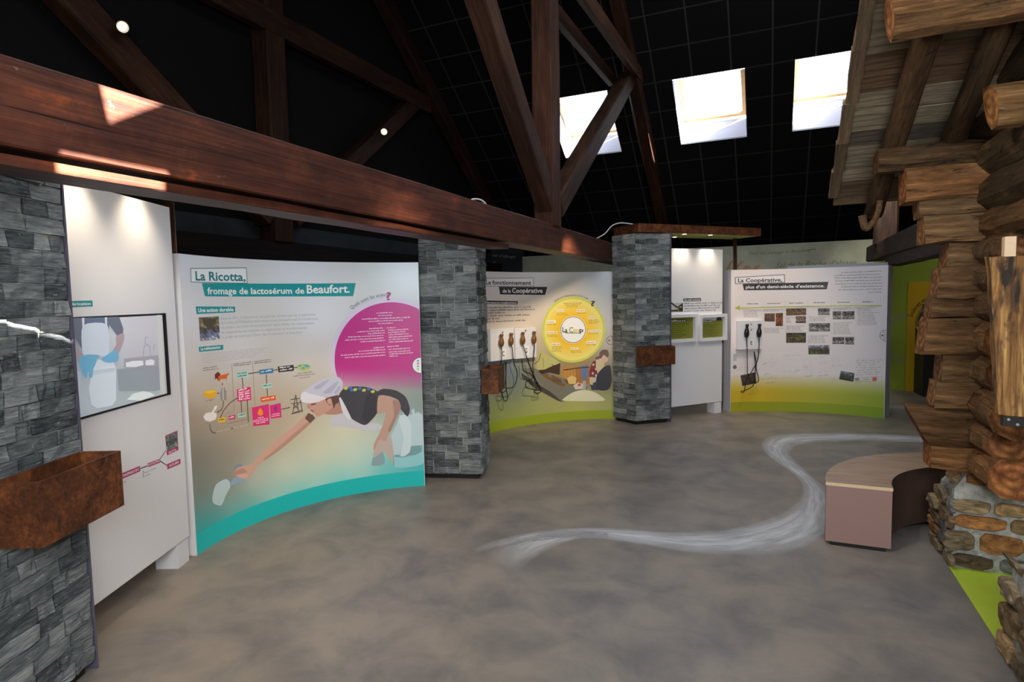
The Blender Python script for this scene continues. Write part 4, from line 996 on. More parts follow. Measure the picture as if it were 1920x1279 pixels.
q2.text('de la', (942.3, 548.8), (957.5, 548.8), 7, WH, True, layer=5); q2.text('Coopérative', (960, 549), (1017.5, 549.2), 9, WH, True, layer=5)
q2.poly(zw([(60, 214), (348, 220), (346, 250), (60, 246)]), DK2, 2); q2.text('Des ressources complémentaires', *zw([(58, 241), (338, 243)]), 3.6, WH, True, layer=5)
q2.flush('headline', T2)
for i, (a, b_) in enumerate((((60, 286), (488, 278)), ((60, 312), (506, 300)), ((60, 336), (230, 331)), ((60, 362), (458, 352)), ((60, 390), (178, 386)), ((60, 416), (440, 402)))): q2.words(*zw([a, b_]), 3.0, (120, 106, 100), 200 + i, 2)
q2.flush('body_text', T2)
# printed workshop
def P2_(pts, c, l=3): q2.poly(zw(pts), c, l)
P2_([(370, 850), (470, 830), (1000, 1010), (930, 1090), (760, 1150), (640, 1050)], (122, 120, 104)); P2_([(380, 880), (640, 1050), (760, 1150), (720, 1140), (520, 1030), (390, 930)], (70, 66, 58), 4)
P2_([(520, 860), (600, 850), (700, 800), (740, 790), (735, 900), (640, 880), (570, 895)], (66, 46, 36)); P2_([(560, 900), (640, 890), (760, 950), (800, 990), (760, 1010), (660, 960)], (196, 128, 66))
P2_([(760, 840), (880, 830), (880, 1000), (800, 990), (760, 940)], (196, 140, 66)); P2_([(880, 840), (1010, 830), (1010, 980), (890, 990)], (172, 112, 48))
for x in range(770, 1005, 30): q2.line(zw([(x, 840), (x + 4, 985)]), .004, (140, 92, 40), 4)
P2_([(800, 930), (850, 905), (890, 930), (880, 985), (820, 985)], (224, 190, 120), 5); P2_([(860, 1000), (900, 970), (960, 985), (950, 1030), (880, 1035)], (206, 200, 190), 5); P2_([(900, 985), (925, 978), (930, 1000), (905, 1005)], (200, 70, 50), 6)
P2_([(930, 820), (990, 810), (1000, 900), (970, 960), (935, 930)], (98, 120, 160), 5); q2.line(zw([(770, 856), (900, 836), (1010, 828)]), .012, (44, 40, 40), 5); P2_([(945, 960), (975, 950), (975, 1040), (950, 1040)], (170, 168, 168), 5)
q2.blob(zw([(780, 1110), (860, 1060), (940, 1040), (1030, 1050), (1100, 1085), (1140, 1140), (780, 1140)]), (220, 218, 184), 4)
q2.blob(zw([(1010, 860), (1040, 780), (1075, 770), (1090, 850), (1080, 920), (1015, 925)]), (120, 40, 54), 5)
for a, b_ in ((1035, 800), (1060, 840), (1030, 880), (1060, 900)): P2_([(a, b_), (a + 16, b_ - 6), (a + 20, b_ + 14), (a + 4, b_ + 18)], (216, 190, 196), 6)
q2.blob(zw([(1060, 770), (1110, 745), (1145, 790), (1140, 850), (1090, 900), (1070, 850)]), (206, 190, 150), 5)
q2.blob(zw([(1100, 720), (1150, 700), (1180, 730), (1175, 775), (1140, 790), (1105, 770)]), (216, 180, 164), 5); q2.blob(zw([(1100, 745), (1104, 690), (1140, 665), (1180, 675), (1188, 715), (1176, 740), (1140, 715), (1120, 745)]), (110, 86, 78), 6); P2_([(1060, 740), (1100, 725), (1100, 755), (1068, 760)], (110, 86, 78), 5)
P2_([(1010, 925), (1085, 900), (1090, 960), (1030, 1000), (1012, 980)], (196, 186, 160), 5); q2.blob(zw([(1080, 900), (1140, 830), (1200, 815), (1215, 950), (1190, 1030), (1120, 1045), (1070, 1010)]), (44, 46, 56), 6); P2_([(1015, 990), (1090, 950), (1120, 1040), (1030, 1040)], (54, 60, 74), 5)
q2.line(zw([(560, 700), (540, 770), (500, 800)]), .01, (60, 54, 50), 4); q2.line(zw([(580, 740), (585, 830)]), .006, (90, 84, 74), 4); q2.line(zw([(660, 800), (690, 830)]), .008, (60, 54, 50), 4)
P2_([(530, 700), (570, 690), (700, 760), (740, 790), (600, 850), (520, 855)], (196, 190, 120), 3)
q2.flush('workshop_print', T2, 'printed workshop scene with a person in a checked shirt')
cw = C2.uv(*zw([(857, 484)])[0]); rw = abs(C2.uv(*zw([(570, 484)])[0])[0] - cw[0]); rw = (rw + abs(C2.uv(*zw([(857, 183)])[0])[1] - cw[1])) / 2
def sun2(x, y):
    c0 = px(C2.pt(*cw)); t = math.hypot(x - c0[0], y - c0[1]) / 58; return mixc((246, 190, 30), (248, 226, 130), (t - .45) / .5)
q2.disc(cw, rw * .93, rw, (206, 214, 90), 7, 72, nr=1); q2.disc(cw, 0, rw * .93, sun2, 7, 72, nr=10)
q2.disc(cw, rw * .40, rw * .42, (250, 244, 200), 8, 64, nr=1); q2.disc(cw, rw * .385, rw * .402, (50, 44, 30), 9, 64, nr=1); q2.disc(cw, 0, rw * .388, (252, 250, 246), 8, 64, nr=8)
q2.text('La', *zw([(758, 506), (806, 510)]), 9.5, (60, 66, 40), True, layer=12); q2.text('C', *zw([(820, 510), (858, 510)]), 10.5, (130, 160, 40), True, layer=12); q2.text('oo', *zw([(858, 506), (914, 506)]), 8.5, (220, 190, 50), True, layer=12); q2.text('p', *zw([(916, 506), (952, 506)]), 8.5, (50, 44, 40), True, layer=12)
q2.line(zw([(786, 513), (930, 513)]), .007, (60, 66, 40), 12)
q2.arctext("Quelle est l'organisation de la Coop", cw, rw * 1.025, 124, 62, .026, (50, 40, 40), layer=8)
q2.text('?', *zw([(1020, 268), (1062, 262)]), 10, (50, 40, 40), True, layer=11)
for i, (x0, y0, x1, y1) in enumerate(((706, 298, 776, 320), (890, 298, 966, 320), (1000, 364, 1056, 384), (612, 398, 698, 424), (612, 500, 716, 520), (1000, 486, 1114, 506), (980, 588, 1066, 612), (660, 606, 738, 630), (838, 648, 904, 666))):
    q2.poly(zw([(x0, y0), (x1, y0 - 2), (x1, y1 - 2), (x0, y1)]), (252, 244, 226), 8); q2.words(*zw([(x0 + 5, y1 - 6), (x1 - 5, y1 - 8)]), 2.0, (190, 120, 90), 300 + i, 9)
    for k in range((2, 1, 3, 1, 2, 1, 1, 4, 2)[i]): q2.words(*zw([(x0, y1 + 16 + k * 14), (x0 + 90 + 10 * (k % 2), y1 + 13 + k * 14)]), 1.6, (176, 140, 50), 320 + i * 5 + k, 8)
for k in range(4): q2.words(*zw([(770 + k * 8, 243 + k * 12), (938 - k * 12, 240 + k * 12)]), 1.6, (170, 140, 50), 380 + k, 8)
q2.flush('wheel_print', T2, 'yellow wheel with white hub')
cs = C2.uv(*zw([(1205, 582)])[0]); q2.disc(cs, .055, .062, (80, 84, 96), 6, 32, nr=1); q2.poly(zw([(1184, 574), (1198, 574), (1198, 590), (1184, 590)]), (90, 94, 104), 6); q2.flush('language_sticker', T2)

# ---- third curved panel
T3, C3 = arc_board('curved white panel with a timeline and handwriting, right of the white board', (-.552, 9.186), (1.422, 9.354), .245, .2, M_LILAC)
z3 = Z(1370, 490, 4.265)
vg0, vg1, vg2 = C3.uv(1500, 768)[1], C3.uv(1500, 752)[1], C3.uv(1500, 722)[1]
def bg3(x, y):
    u, v = C3.uv(x, y); k = u / C3.L
    low = mixc((206, 176, 30), (150, 176, 60), max(0, (k - .25) / .75) ** .8); w = mixc((236, 226, 224), (226, 224, 232), k)
    return mixc(low, w, (v - .30) / .26)
q3 = Print(C3)
q3.grad(0.004, C3.L - .004, 0.0, C3.z1, 40, 60, bg3, 1); q3.flush('background_print', T3)
va, vc = C3.uv(*z3([(10, 1130)])[0])[1], C3.uv(*z3([(1222, 1172)])[0])[1]
q3.grad(0.004, C3.L - .004, 0.001, (va + vc) / 2, 30, 2, lambda x, y: mixc((160, 158, 8), (130, 164, 36), (x - 1370) / 280), 2); q3.flush('base_band', T3, 'solid olive band along the foot')
DK3 = (50, 48, 56)
q3.poly(z3([(34, 128), (432, 104), (434, 172), (36, 182)]), DK3, 2); q3.poly(z3([(39, 132), (427, 109), (429, 168), (41, 177)]), (238, 234, 236), 3); q3.poly(z3([(96, 182), (782, 164), (768, 224), (106, 232)]), DK3, 2)
q3.text('La Coopérative,', *z3([(58, 168), (412, 163)]), 7.6, DK3, True, layer=4); q3.text("plus d'un demi-siècle d'existence.", *z3([(120, 218), (752, 208)]), 6.0, WH, True, layer=4)
q3.flush('headline', T3)
for i, (a, b_) in enumerate((((882, 96), (1210, 80)), ((828, 118), (1210, 106)), ((832, 138), (1212, 130)), ((838, 162), (1210, 154)), ((838, 186), (1212, 178)), ((884, 208), (1210, 202)), ((862, 232), (1208, 226)), ((1096, 252), (1208, 250)))): q3.words(*z3([a, b_]), 2.2, (150, 146, 152), 400 + i, 2)
OL = (178, 186, 70)
q3.line(z3([(70, 374), (600, 360), (1204, 354)]), .013, OL, 2); q3.poly(z3([(32, 374), (76, 350), (70, 374), (78, 394)]), OL, 2)
for x, y0, y1 in ((96, 322, 440), (258, 318, 570), (434, 312, 650), (616, 308, 745), (804, 305, 660), (1004, 300, 520), (1202, 298, 370)): q3.line(z3([(x, y0), (x + 2, (y0 + y1) / 2), (x + 2, y1)]), .003, (206, 200, 160), 2)
for i, (x0, x1) in enumerate(((130, 222), (292, 396), (468, 580), (664, 760), (856, 950), (1052, 1150))): q3.words(*z3([(x0, 344 - i * 3), (x1, 343 - i * 3)]), 2.0, (70, 66, 70), 420 + i, 2)
for i, (x0, x1, y0, n) in enumerate(((104, 246, 394, 6), (266, 420, 388, 2), (266, 424, 540, 4), (444, 520, 452, 5), (444, 602, 520, 5), (626, 790, 448, 4), (622, 784, 600, 6), (818, 960, 378, 2), (818, 978, 496, 9), (1014, 1160, 378, 3), (1014, 1186, 412, 10))):
    for k in range(n): q3.words(*z3([(x0, y0 + k * 11), (x1 - (k * 37 % 40), y0 - 2 + k * 11)]), 1.7, (170, 162, 164), 440 + i * 12 + k, 2)
q3.flush('timeline_print', T3)
BWP = [(120, 116, 114), (60, 56, 56), (150, 146, 142), (80, 76, 74)]
for i, (q, pal) in enumerate((([(270, 418), (354, 416), (354, 482), (270, 482)], [(120, 90, 74), (96, 70, 56)]), ([(360, 416), (418, 414), (418, 518), (360, 518)], [(60, 40, 30), (150, 90, 50), (60, 40, 28)]), ([(444, 378), (604, 376), (604, 430), (444, 434)], [(70, 62, 60), (120, 90, 60), (90, 70, 50)]), ([(520, 440), (602, 439), (602, 494), (520, 494)], [(90, 60, 50), (150, 130, 120), (50, 44, 44)]),
    ([(444, 572), (602, 571), (602, 652), (444, 652)], [(50, 44, 34), (96, 84, 50), (60, 54, 40)]), ([(698, 376), (792, 375), (792, 430), (698, 430)], BWP), ([(626, 496), (794, 494), (794, 560), (626, 562)], BWP), ([(622, 672), (790, 670), (790, 745), (622, 745)], [(150, 160, 190), (90, 84, 60), (70, 56, 44), (96, 120, 60)]),
    ([(816, 400), (886, 398), (886, 464), (816, 464)], BWP), ([(892, 400), (990, 398), (990, 462), (892, 464)], BWP), ([(814, 606), (908, 605), (908, 662), (814, 662)], BWP), ([(914, 606), (986, 605), (986, 666), (914, 664)], BWP))): q3.photo(z3(q), pal, 500 + i, 14, 8, 3); q3.flush('photo_print', T3)
for i, (q, pal) in enumerate((([(880, 876), (992, 894), (980, 964), (868, 944)], [(110, 130, 140), (60, 70, 56), (40, 46, 36)]), ([(78, 912), (196, 888), (206, 976), (92, 998)], [(80, 66, 50), (60, 50, 44)]))): q3.photo(z3(q), pal, 520 + i, 10, 8, 4); q3.flush('photo_print', T3)
rn = random.Random(9)
for i in range(15):
    y = 760 + i * 16.5
    for x0, x1 in ((30, 240), (250, 400), (410, 560), (570, 700), (700, 800), (800, 920)):
        if rn.random() < .72: q3.script(*z3([(x0 + rn.uniform(0, 20), y + rn.uniform(-6, 6)), (x1 - rn.uniform(0, 60), y - 6 + rn.uniform(-6, 6))]), 2.6, rn.choice(((206, 200, 204), (190, 184, 190), (216, 206, 204), (150, 144, 150))), .0022, 600 + i * 7 + x0, 2)
for i in range(10): q3.script(*z3([(1000 + (i % 3) * 8, 800 + i * 19), (1222 - (i * 31 % 70), 792 + i * 19)]), 3.2, (96, 92, 100), .003, 700 + i, 2)
for i, (x0, x1, y) in enumerate(((240, 370, 946), (280, 360, 980), (510, 560, 880), (590, 660, 925), (700, 780, 920), (270, 320, 908), (250, 300, 830))): q3.script(*z3([(x0, y), (x1, y - 8)]), 3, (80, 76, 84), .003, 720 + i, 2)
q3.poly(z3([(1134, 930), (1166, 926), (1168, 956), (1136, 958)]), (216, 96, 90), 3); q3.poly(z3([(992, 934), (1026, 932), (1026, 956), (994, 958)]), (150, 146, 140), 3)
q3.flush('handwriting_print', T3)
cs = C3.uv(*z3([(1244, 594)])[0]); q3.disc(cs, .072, .078, (70, 74, 84), 6, 32, nr=1); q3.poly(z3([(1206, 586), (1220, 586), (1220, 600), (1206, 600)]), (70, 74, 84), 6)
for k in range(4): q3.words(*z3([(1224, 574 + k * 17), (1240, 574 + k * 17)]), 2, (110, 110, 120), 730 + k, 6)
q3.flush('language_sticker', T3)
q3.poly(z3([(20, 742), (46, 740), (46, 796), (20, 796)]), (190, 194, 192), 3); q3.flush('pictogram', T3)
q3.disc(C3.uv(*z3([(32, 846)])[0]), 0, .03, (110, 112, 116), 3, 24, nr=1); q3.flush('pictogram', T3)

# ---- white boards
def flat_board(lab, a, b, foot_u):
    F_ = Flat(a, b, .17, 2.385); T = thing('white_board', lab, 'display board', (F_.a + F_.b) / 2 + Vector((0, 0, .17)))
    q = [F_.pt(0, 0), F_.pt(F_.L, 0), F_.pt(F_.L, 0, -.05), F_.pt(0, 0, -.05)]
    MB().prism([(v.x, v.y) for v in q], .17, 2.385).obj('board', M_WHITE, T, bevel=.003)
    for u in foot_u:
        q = [F_.pt(u - .13, 0, -.01), F_.pt(u, 0, -.01), F_.pt(u, 0, -.16), F_.pt(u - .13, 0, -.16)]
        MB().prism([(v.x, v.y) for v in q], 0, .17).obj('foot', M_WHITE, T)
    return T, F_
TW1, F1 = flat_board('white board with a video screen beside the left pillar', (-3.09, 1.475), (-3.628, 2.70), (1.335, .12))
w1 = Print(F1, 1.04)
w1.poly([(100, 565.5), (173, 563.5), (174, 574.5), (100, 577)], TEAL, 1); w1.text('Étapes de fabrication', (84, 574), (170, 571.8), 5.8, WH, True, layer=2)
w1.flush('title_tag', TW1, 'teal tag with white lettering')
ztv = Z(120, 560, 5.329)
scr = ztv([(60, 186), (996, 146), (1050, 966), (140, 1206)])
su = [F1.uv(*q) for q in scr]; u0s = su[0][0] - .12; u1s = su[1][0]; vt = (su[0][1] + su[1][1]) / 2; vbm = (su[2][1] + su[3][1]) / 2
def fbox(name, parent, F_, u0, u1, v0, v1, d0, d1, mat, **kw):
    q = [F_.pt(u0, 0, d0), F_.pt(u1, 0, d0), F_.pt(u1, 0, d1), F_.pt(u0, 0, d1)]
    return MB().prism([(v.x, v.y) for v in q], v0, v1).obj(name, mat, parent, **kw)
sc = fbox('screen', TW1, F1, u0s, u1s, vbm, vt, .001, .004, M_RUBBER)
w1.B = F1; m_ = .012
bgv = idw(sm(ztv, [(100, 300, (120, 130, 150)), (700, 200, (196, 200, 208)), (900, 300, (198, 198, 206)), (650, 480, (206, 208, 214)), (850, 560, (190, 190, 200)), (700, 800, (146, 160, 168)), (850, 850, (150, 162, 168)), (600, 1000, (176, 192, 196)), (850, 980, (200, 212, 214)), (250, 1100, (186, 200, 210)), (120, 1000, (196, 206, 216)), (560, 620, (196, 198, 206)), (470, 300, (206, 214, 222))]))
w1.grad(u0s + m_, u1s - m_ * 2, vbm + m_, vt - m_, 24, 20, bgv, 9)
def tv(pts, c, l=11): (w1.blob if l in (13, 15) and len(pts) > 6 else w1.poly)(ztv(pts), c, l)
tv([(590, 600), (940, 565), (980, 680), (590, 690)], (158, 162, 172)); tv([(520, 705), (985, 672), (1000, 900), (900, 925), (540, 925)], (146, 160, 168), 10)
tv([(605, 640), (680, 622), (780, 620), (785, 665), (700, 685), (610, 684)], (226, 230, 234), 12); tv([(804, 620), (860, 605), (896, 620), (890, 665), (806, 668)], (226, 230, 234), 12)
tv([(915, 165), (960, 163), (1005, 950), (955, 960)], (198, 206, 200), 12)
for pts in ([(780, 590), (790, 480), (820, 455), (850, 490), (855, 580)], [(800, 455), (805, 390), (825, 385)], [(885, 520), (890, 470), (905, 460)]): w1.line(ztv(pts), .006, (156, 160, 172), 12)
tv([(620, 1010), (680, 950), (780, 925), (860, 940), (900, 965), (760, 1020)], (224, 234, 236), 12)
tv([(64, 195), (170, 192), (180, 300), (170, 505), (130, 430), (100, 400), (64, 430)], (104, 112, 128), 12)
tv([(410, 185), (540, 180), (582, 300), (580, 350), (520, 370), (470, 300), (440, 262), (440, 420), (415, 400)], (104, 112, 128), 12)
tv([(180, 192), (412, 186), (412, 262), (190, 272)], (96, 112, 140), 12); tv([(166, 192), (192, 192), (190, 320), (172, 320)], (208, 214, 226), 13); tv([(396, 187), (418, 186), (420, 300), (400, 300)], (208, 214, 226), 13)
tv([(178, 268), (418, 258), (440, 500), (420, 580), (330, 570), (200, 570), (170, 520)], (204, 214, 228), 13)
tv([(64, 440), (100, 470), (170, 540), (190, 600), (140, 640), (110, 580), (64, 590)], (170, 156, 164), 13); tv([(510, 380), (580, 345), (590, 400), (560, 490), (520, 560), (470, 530), (510, 460)], (172, 156, 162), 13)
tv([(270, 700), (300, 660), (330, 610), (480, 620), (510, 700), (510, 1020), (470, 1070), (320, 1095), (262, 1060), (240, 900)], (214, 226, 236), 12); tv([(262, 720), (500, 690), (505, 715), (268, 745)], (196, 210, 222), 14)
tv([(140, 600), (210, 560), (340, 566), (310, 610), (300, 660), (280, 700), (270, 780), (240, 790), (225, 720), (205, 800), (180, 760), (150, 690)], (112, 178, 214), 15)
tv([(360, 604), (420, 560), (500, 512), (530, 560), (525, 620), (450, 640), (390, 632)], (112, 178, 214), 15)
tv([(120, 720), (160, 740), (150, 950), (200, 960), (260, 1090), (160, 1160), (130, 1000)], (190, 204, 216), 11)
o = w1.flush('screen_picture', sc, 'picture of a worker in an apron and blue gloves', M_SCREEN)
fbox('screen_frame', TW1, F1, u1s - .012, u1s + .004, vbm, vt, .0, .012, M_RUBBER)
# process strip on the lower half
MG = (178, 30, 104); z6 = Z(0, 780, 2.5625)
w1.poly(z6([(560, 286), (672, 240), (674, 266), (564, 312)]), MG, 1); w1.text('CHAUFFAGE À 90°C', *z6([(586, 295), (668, 262)]), 5.2, WH, True, layer=2)
w1.poly(z6([(708, 228), (768, 206), (770, 224), (712, 246)]), MG, 1); w1.text('FLOCULATION', *z6([(712, 240), (766, 219)]), 3.8, WH, True, layer=2)
w1.poly(z6([(802, 232), (866, 205), (867, 230), (804, 257)]), MG, 1); w1.text('SCIURE', *z6([(812, 246), (858, 225)]), 4.2, WH, True, layer=2)
w1.poly(z6([(793, 96), (852, 70), (857, 164), (802, 190)]), MG, 1); w1.photo(z6([(796, 100), (850, 76), (854, 144), (800, 168)]), [(110, 120, 120), (60, 66, 66), (130, 150, 140)], 5, 10, 10, 2); w1.text('RICOTTA', *z6([(810, 182), (846, 166)]), 4, WH, True, layer=3)
w1.poly(z6([(566, 280), (576, 268), (586, 276), (584, 296), (568, 300)]), (226, 110, 40), 3)
for a in ([(674, 253), (708, 240)], [(768, 208), (797, 166)], [(769, 216), (802, 238)]): w1.line(z6(a), .006, (40, 36, 50), 1)
for k in range(7): w1.line(z6([(512 + k * 6.4, 322 - k * 2.6), (515 + k * 6.4, 320.8 - k * 2.6)]), .006, (40, 36, 40), 1)
w1.line(z6([(528, 326), (529, 370)]), .004, (50, 46, 50), 1); w1.line(z6([(687, 262), (688, 298)]), .004, (50, 46, 50), 1)
w1.text('Tuyau', *z6([(512, 312), (543, 299)]), 3.4, (110, 106, 112), layer=1); w1.text('Ajout de crème', *z6([(533, 350), (605, 318)]), 3.8, (96, 92, 98), layer=1); w1.text('de petit lait', *z6([(533, 368), (588, 344)]), 3.8, (96, 92, 98), layer=1); w1.text('Ajout d’acide', *z6([(692, 278), (748, 254)]), 3.6, (110, 106, 112), layer=1); w1.text('citrique', *z6([(692, 294), (722, 281)]), 3.4, (110, 106, 112), layer=1)
w1.flush('process_print', TW1)

TW3, F3 = flat_board('white board with two framed green sheets beside the farthest pillar', (-1.475, 8.19), (-.664, 9.111), (1.225, .1))
w3 = Print(F3, 1.04); zb3 = Z(1240, 460, 6.393)
w3.poly(zb3([(262, 638), (474, 634), (476, 670), (264, 670)]), (60, 52, 58), 1); w3.text('Un outil commun', *zb3([(274, 664), (466, 662)]), 3.4, WH, True, layer=2)
for i, (a, b_) in enumerate((((272, 704), (746, 694)), ((274, 734), (722, 724)), ((274, 766), (708, 752)), ((274, 796), (660, 782)))): w3.words(*zb3([a, b_]), 2.6, (130, 124, 130), 800 + i, 1)
w3.poly(zb3([(60, 690), (258, 690), (258, 796), (60, 796)]), (196, 196, 192), 1); w3.poly(zb3([(60, 690), (120, 682), (200, 740), (196, 762), (118, 700), (60, 740)]), (44, 34, 28), 2); w3.poly(zb3([(200, 730), (258, 690), (258, 796), (206, 796)]), (56, 46, 34), 2); w3.poly(zb3([(220, 736), (240, 730), (246, 744), (216, 748)]), (206, 150, 40), 3); w3.poly(zb3([(120, 776), (200, 770), (200, 796), (118, 796)]), (60, 56, 40), 2)
w3.flush('text_and_photo_print', TW3)
for (q, seed) in (([(60, 826), (408, 826), (408, 1160), (60, 1160)], 1), ([(436, 826), (754, 824), (770, 1134), (440, 1150)], 2)):
    uvq = [F3.uv(*t_) for t_ in zb3(q)]; a0 = uvq[0][0]; a1 = (uvq[1][0] + uvq[2][0]) / 2; b0 = (uvq[2][1] + uvq[3][1]) / 2; b1 = (uvq[0][1] + uvq[1][1]) / 2; t_ = .045; dd = .05
    fr = MB()
    for (x0, x1, y0, y1) in ((a0, a1, b1 - t_, b1), (a0, a1, b0, b0 + t_), (a0, a0 + t_, b0 + t_, b1 - t_), (a1 - t_, a1, b0 + t_, b1 - t_)):
        qq = [F3.pt(x0, 0, 0), F3.pt(x1, 0, 0), F3.pt(x1, 0, dd), F3.pt(x0, 0, dd)]; fr.prism([(v.x, v.y) for v in qq], y0, y1)
    fo = fr.obj('picture_frame', M_WHITE, TW3)
    w = Print(F3, 1.04); gsq = [(a0 + t_, b0 + t_), (a1 - t_, b0 + t_), (a1 - t_, b1 - t_), (a0 + t_, b1 - t_)]
    w.uvpoly(gsq, (122, 124, 26) if seed == 1 else (126, 128, 40), 2)
    if seed == 2: w.uvpoly([(a0 + t_, b1 - t_ - .055), (a1 - t_, b1 - t_ - .045), (a1 - t_, b1 - t_), (a0 + t_, b1 - t_)], (214, 216, 220), 3); w.disc((a1 - t_ - .07, b1 - t_ - .052), 0, .055, (60, 44, 46), 4, 20, 0, 180, 1)
    yb = 892 if seed == 1 else 896; w.poly(zb3([(q[0][0] + 26 if seed == 2 else 118, yb), ((300 if seed == 1 else 608), yb - 2), ((302 if seed == 1 else 608), yb + 24), (q[0][0] + 26 if seed == 2 else 118, yb + 26)]), (40, 44, 52), 5)
    w.words(*zb3([((120 if seed == 1 else 468), yb + 21), ((290 if seed == 1 else 602), yb + 19)]), 2.6, WH, 820 + seed, 6)
    for k in range(7 if seed == 1 else 11): w.words(*zb3([((126 if seed == 1 else 474), 950 + k * (26 if seed == 1 else 15)), ((330 if seed == 1 else 706) - (k * 43 % 90), 948 + k * (26 if seed == 1 else 15))]), 2.0 if seed == 1 else 1.7, (80, 84, 20), 830 + seed * 20 + k, 4)
    w.flush('green_sheet', fo)
MB().lathe([(0, 0), (.022, 0), (.022, .03), (0, .035)], F3.pt(F3.L, 1.05, -.02), (F3.d.x, F3.d.y, 0), 14).obj('round_button', M_RUBBER, TW3)

# ---- audio handsets
def handset_plate(lab, Bd, quad, dep, number, key):
    uvq = [Bd.uv(x, y, dep) for x, y in quad]; u0 = (uvq[0][0] + uvq[3][0]) / 2; u1 = (uvq[1][0] + uvq[2][0]) / 2; v1 = (uvq[0][1] + uvq[1][1]) / 2; v0 = (uvq[2][1] + uvq[3][1]) / 2
    T = thing('handset_station', lab, 'audio station', Bd.pt((u0 + u1) / 2, v0, dep / 2), 'audio stations on the curved panels')
    qq = [Bd.pt(u0, 0, .002), Bd.pt(u1, 0, .002), Bd.pt(u1, 0, dep), Bd.pt(u0, 0, dep)]
    MB().prism([(v.x, v.y) for v in qq], v0, v1).obj('plate', M_WHITE, T, bevel=.006)
    Fp = Flat(qq[3][:2], qq[2][:2], v0, v1)
    return T, Fp
def handset(lab, Fp, x, y, h, mat, cord, group='audio handsets'):
    u, v = Fp.uv(x, y); n = Fp.n; base = Fp.pt(u, v, .03)
    T = thing('audio_handset', lab, 'handset', base, group)
    MB().lathe([(.012, -h * .5), (.030, -h * .42), (.038, -h * .22), (.034, 0), (.022, h * .16), (.017, h * .26), (.022, h * .36), (.026, h * .43), (.02, h * .5)], base, (n.x * .12, n.y * .12, 1), 14).obj('body', mat, T, smooth=True)
    MB().lathe([(0, 0), (.013, 0), (.013, .006), (0, .006)], Fp.pt(u, v + h * .38, .05), n, 10).obj('hanging_eye', M_GREYFRAME, T)
    MB().tube([Fp.pt(u, v + h * .38, 0), Fp.pt(u, v + h * .38, .05)], .008, 6).obj('peg', M_GREYFRAME, T)
    pts = [base - Vector((0, 0, h * .48))] + [Fp.pt(*Fp.uv(cx, cy), .02 if i % 2 else .035) for i, (cx, cy) in enumerate(cord)]
    MB().tube(spline(pts, 5), .006, 6).obj('cord', M_RUBBER, T, smooth=True)
zz = zw
S1, Fa = handset_plate('white plate with the darker pair of handsets beside the middle pillar', C2, zz([(96, 474), (318, 466), (318, 756), (100, 776)]), .07, 'C', 1)
S2, Fb = handset_plate('white plate with the two bronze handsets nearest the yellow wheel', C2, zz([(326, 466), (520, 470), (522, 738), (326, 756)]), .07, 'G', 2)
for T_, Fp, ch, a, b_, dot in ((S1, Fa, 'C', (206, 728), (226, 726), (208, 510)), (S2, Fb, 'G', (416, 700), (436, 698), (420, 495))):
    w = Print(Fp, 1.04); w.poly(zz([(a[0] - 14, a[1] - 70), (b_[0] + 16, a[1] - 72), (b_[0] + 16, a[1] + 14), (a[0] - 12, a[1] + 16)]), (246, 246, 248), 1); w.text(ch, *zz([a, b_]), 9.5, (36, 34, 40), True, layer=2)
    w.disc(Fp.uv(*zz([dot])[0]), 0, .012, (50, 46, 46), 2, 16, nr=1); w.disc(Fp.uv(*zz([dot])[0]), .02, .024, (180, 176, 176), 2, 20, 20, 160, 1); w.flush('plate_lettering', T_)
handset('first dark bronze handset from the middle pillar', Fa, *zz([(182, 582)])[0], .17, M_BRONZE, zz([(182, 720), (180, 860), (172, 1000), (190, 1060), (222, 1040), (226, 980), (222, 900), (222, 775)]))
handset('second handset from the middle pillar, its cord hanging in a wide loop', Fa, *zz([(272, 570)])[0], .17, M_BRONZE, zz([(280, 660), (300, 780), (326, 880), (316, 980), (270, 1018), (190, 1020), (186, 1060), (215, 1140), (240, 1110), (230, 1010), (224, 780)]))
handset('third handset from the middle pillar, golden, with a tangled cord', Fb, *zz([(382, 562)])[0], .17, M_BRONZE, zz([(400, 680), (440, 790), (470, 880), (500, 960), (548, 1040), (520, 1068), (484, 1050), (520, 990), (440, 800), (440, 755)]))
handset('golden handset nearest the yellow wheel print', Fb, *zz([(486, 555)])[0], .17, M_BRONZE, zz([(488, 650), (480, 800), (474, 920), (420, 960), (412, 1010), (470, 1030), (545, 1030), (470, 900), (390, 860), (380, 755)]))
zz = z3
S3, Fc = handset_plate('white plate with two black handsets on the timeline panel', C3, zz([(58, 476), (256, 470), (248, 704), (58, 708)]), .07, 'E', 3)
w = Print(Fc, 1.04); w.poly(zz([(152, 628), (182, 627), (182, 678), (152, 680)]), (246, 246, 248), 1); w.text('E', *zz([(158, 668), (174, 667)]), 7.5, (40, 38, 60), True, layer=2)
for dy in (506, 550): w.disc(Fc.uv(*zz([(164, dy)])[0]), 0, .009, (50, 46, 46), 2, 16, nr=1); w.disc(Fc.uv(*zz([(164, dy)])[0]), .024, .029, (170, 166, 166), 2, 20, 20, 160, 1)
w.flush('plate_lettering', S3)
handset('left black handset on the timeline panel', Fc, *zz([(122, 556)])[0], .2, M_HANDSET, zz([(124, 700), (130, 880), (140, 940), (180, 970), (215, 950), (200, 860), (196, 800), (182, 720)]))
handset('right black handset on the timeline panel', Fc, *zz([(221, 554)])[0], .2, M_HANDSET, zz([(218, 680), (210, 790), (160, 880), (120, 950), (100, 1040), (76, 1040), (130, 1020), (180, 980), (190, 860), (182, 720)]))

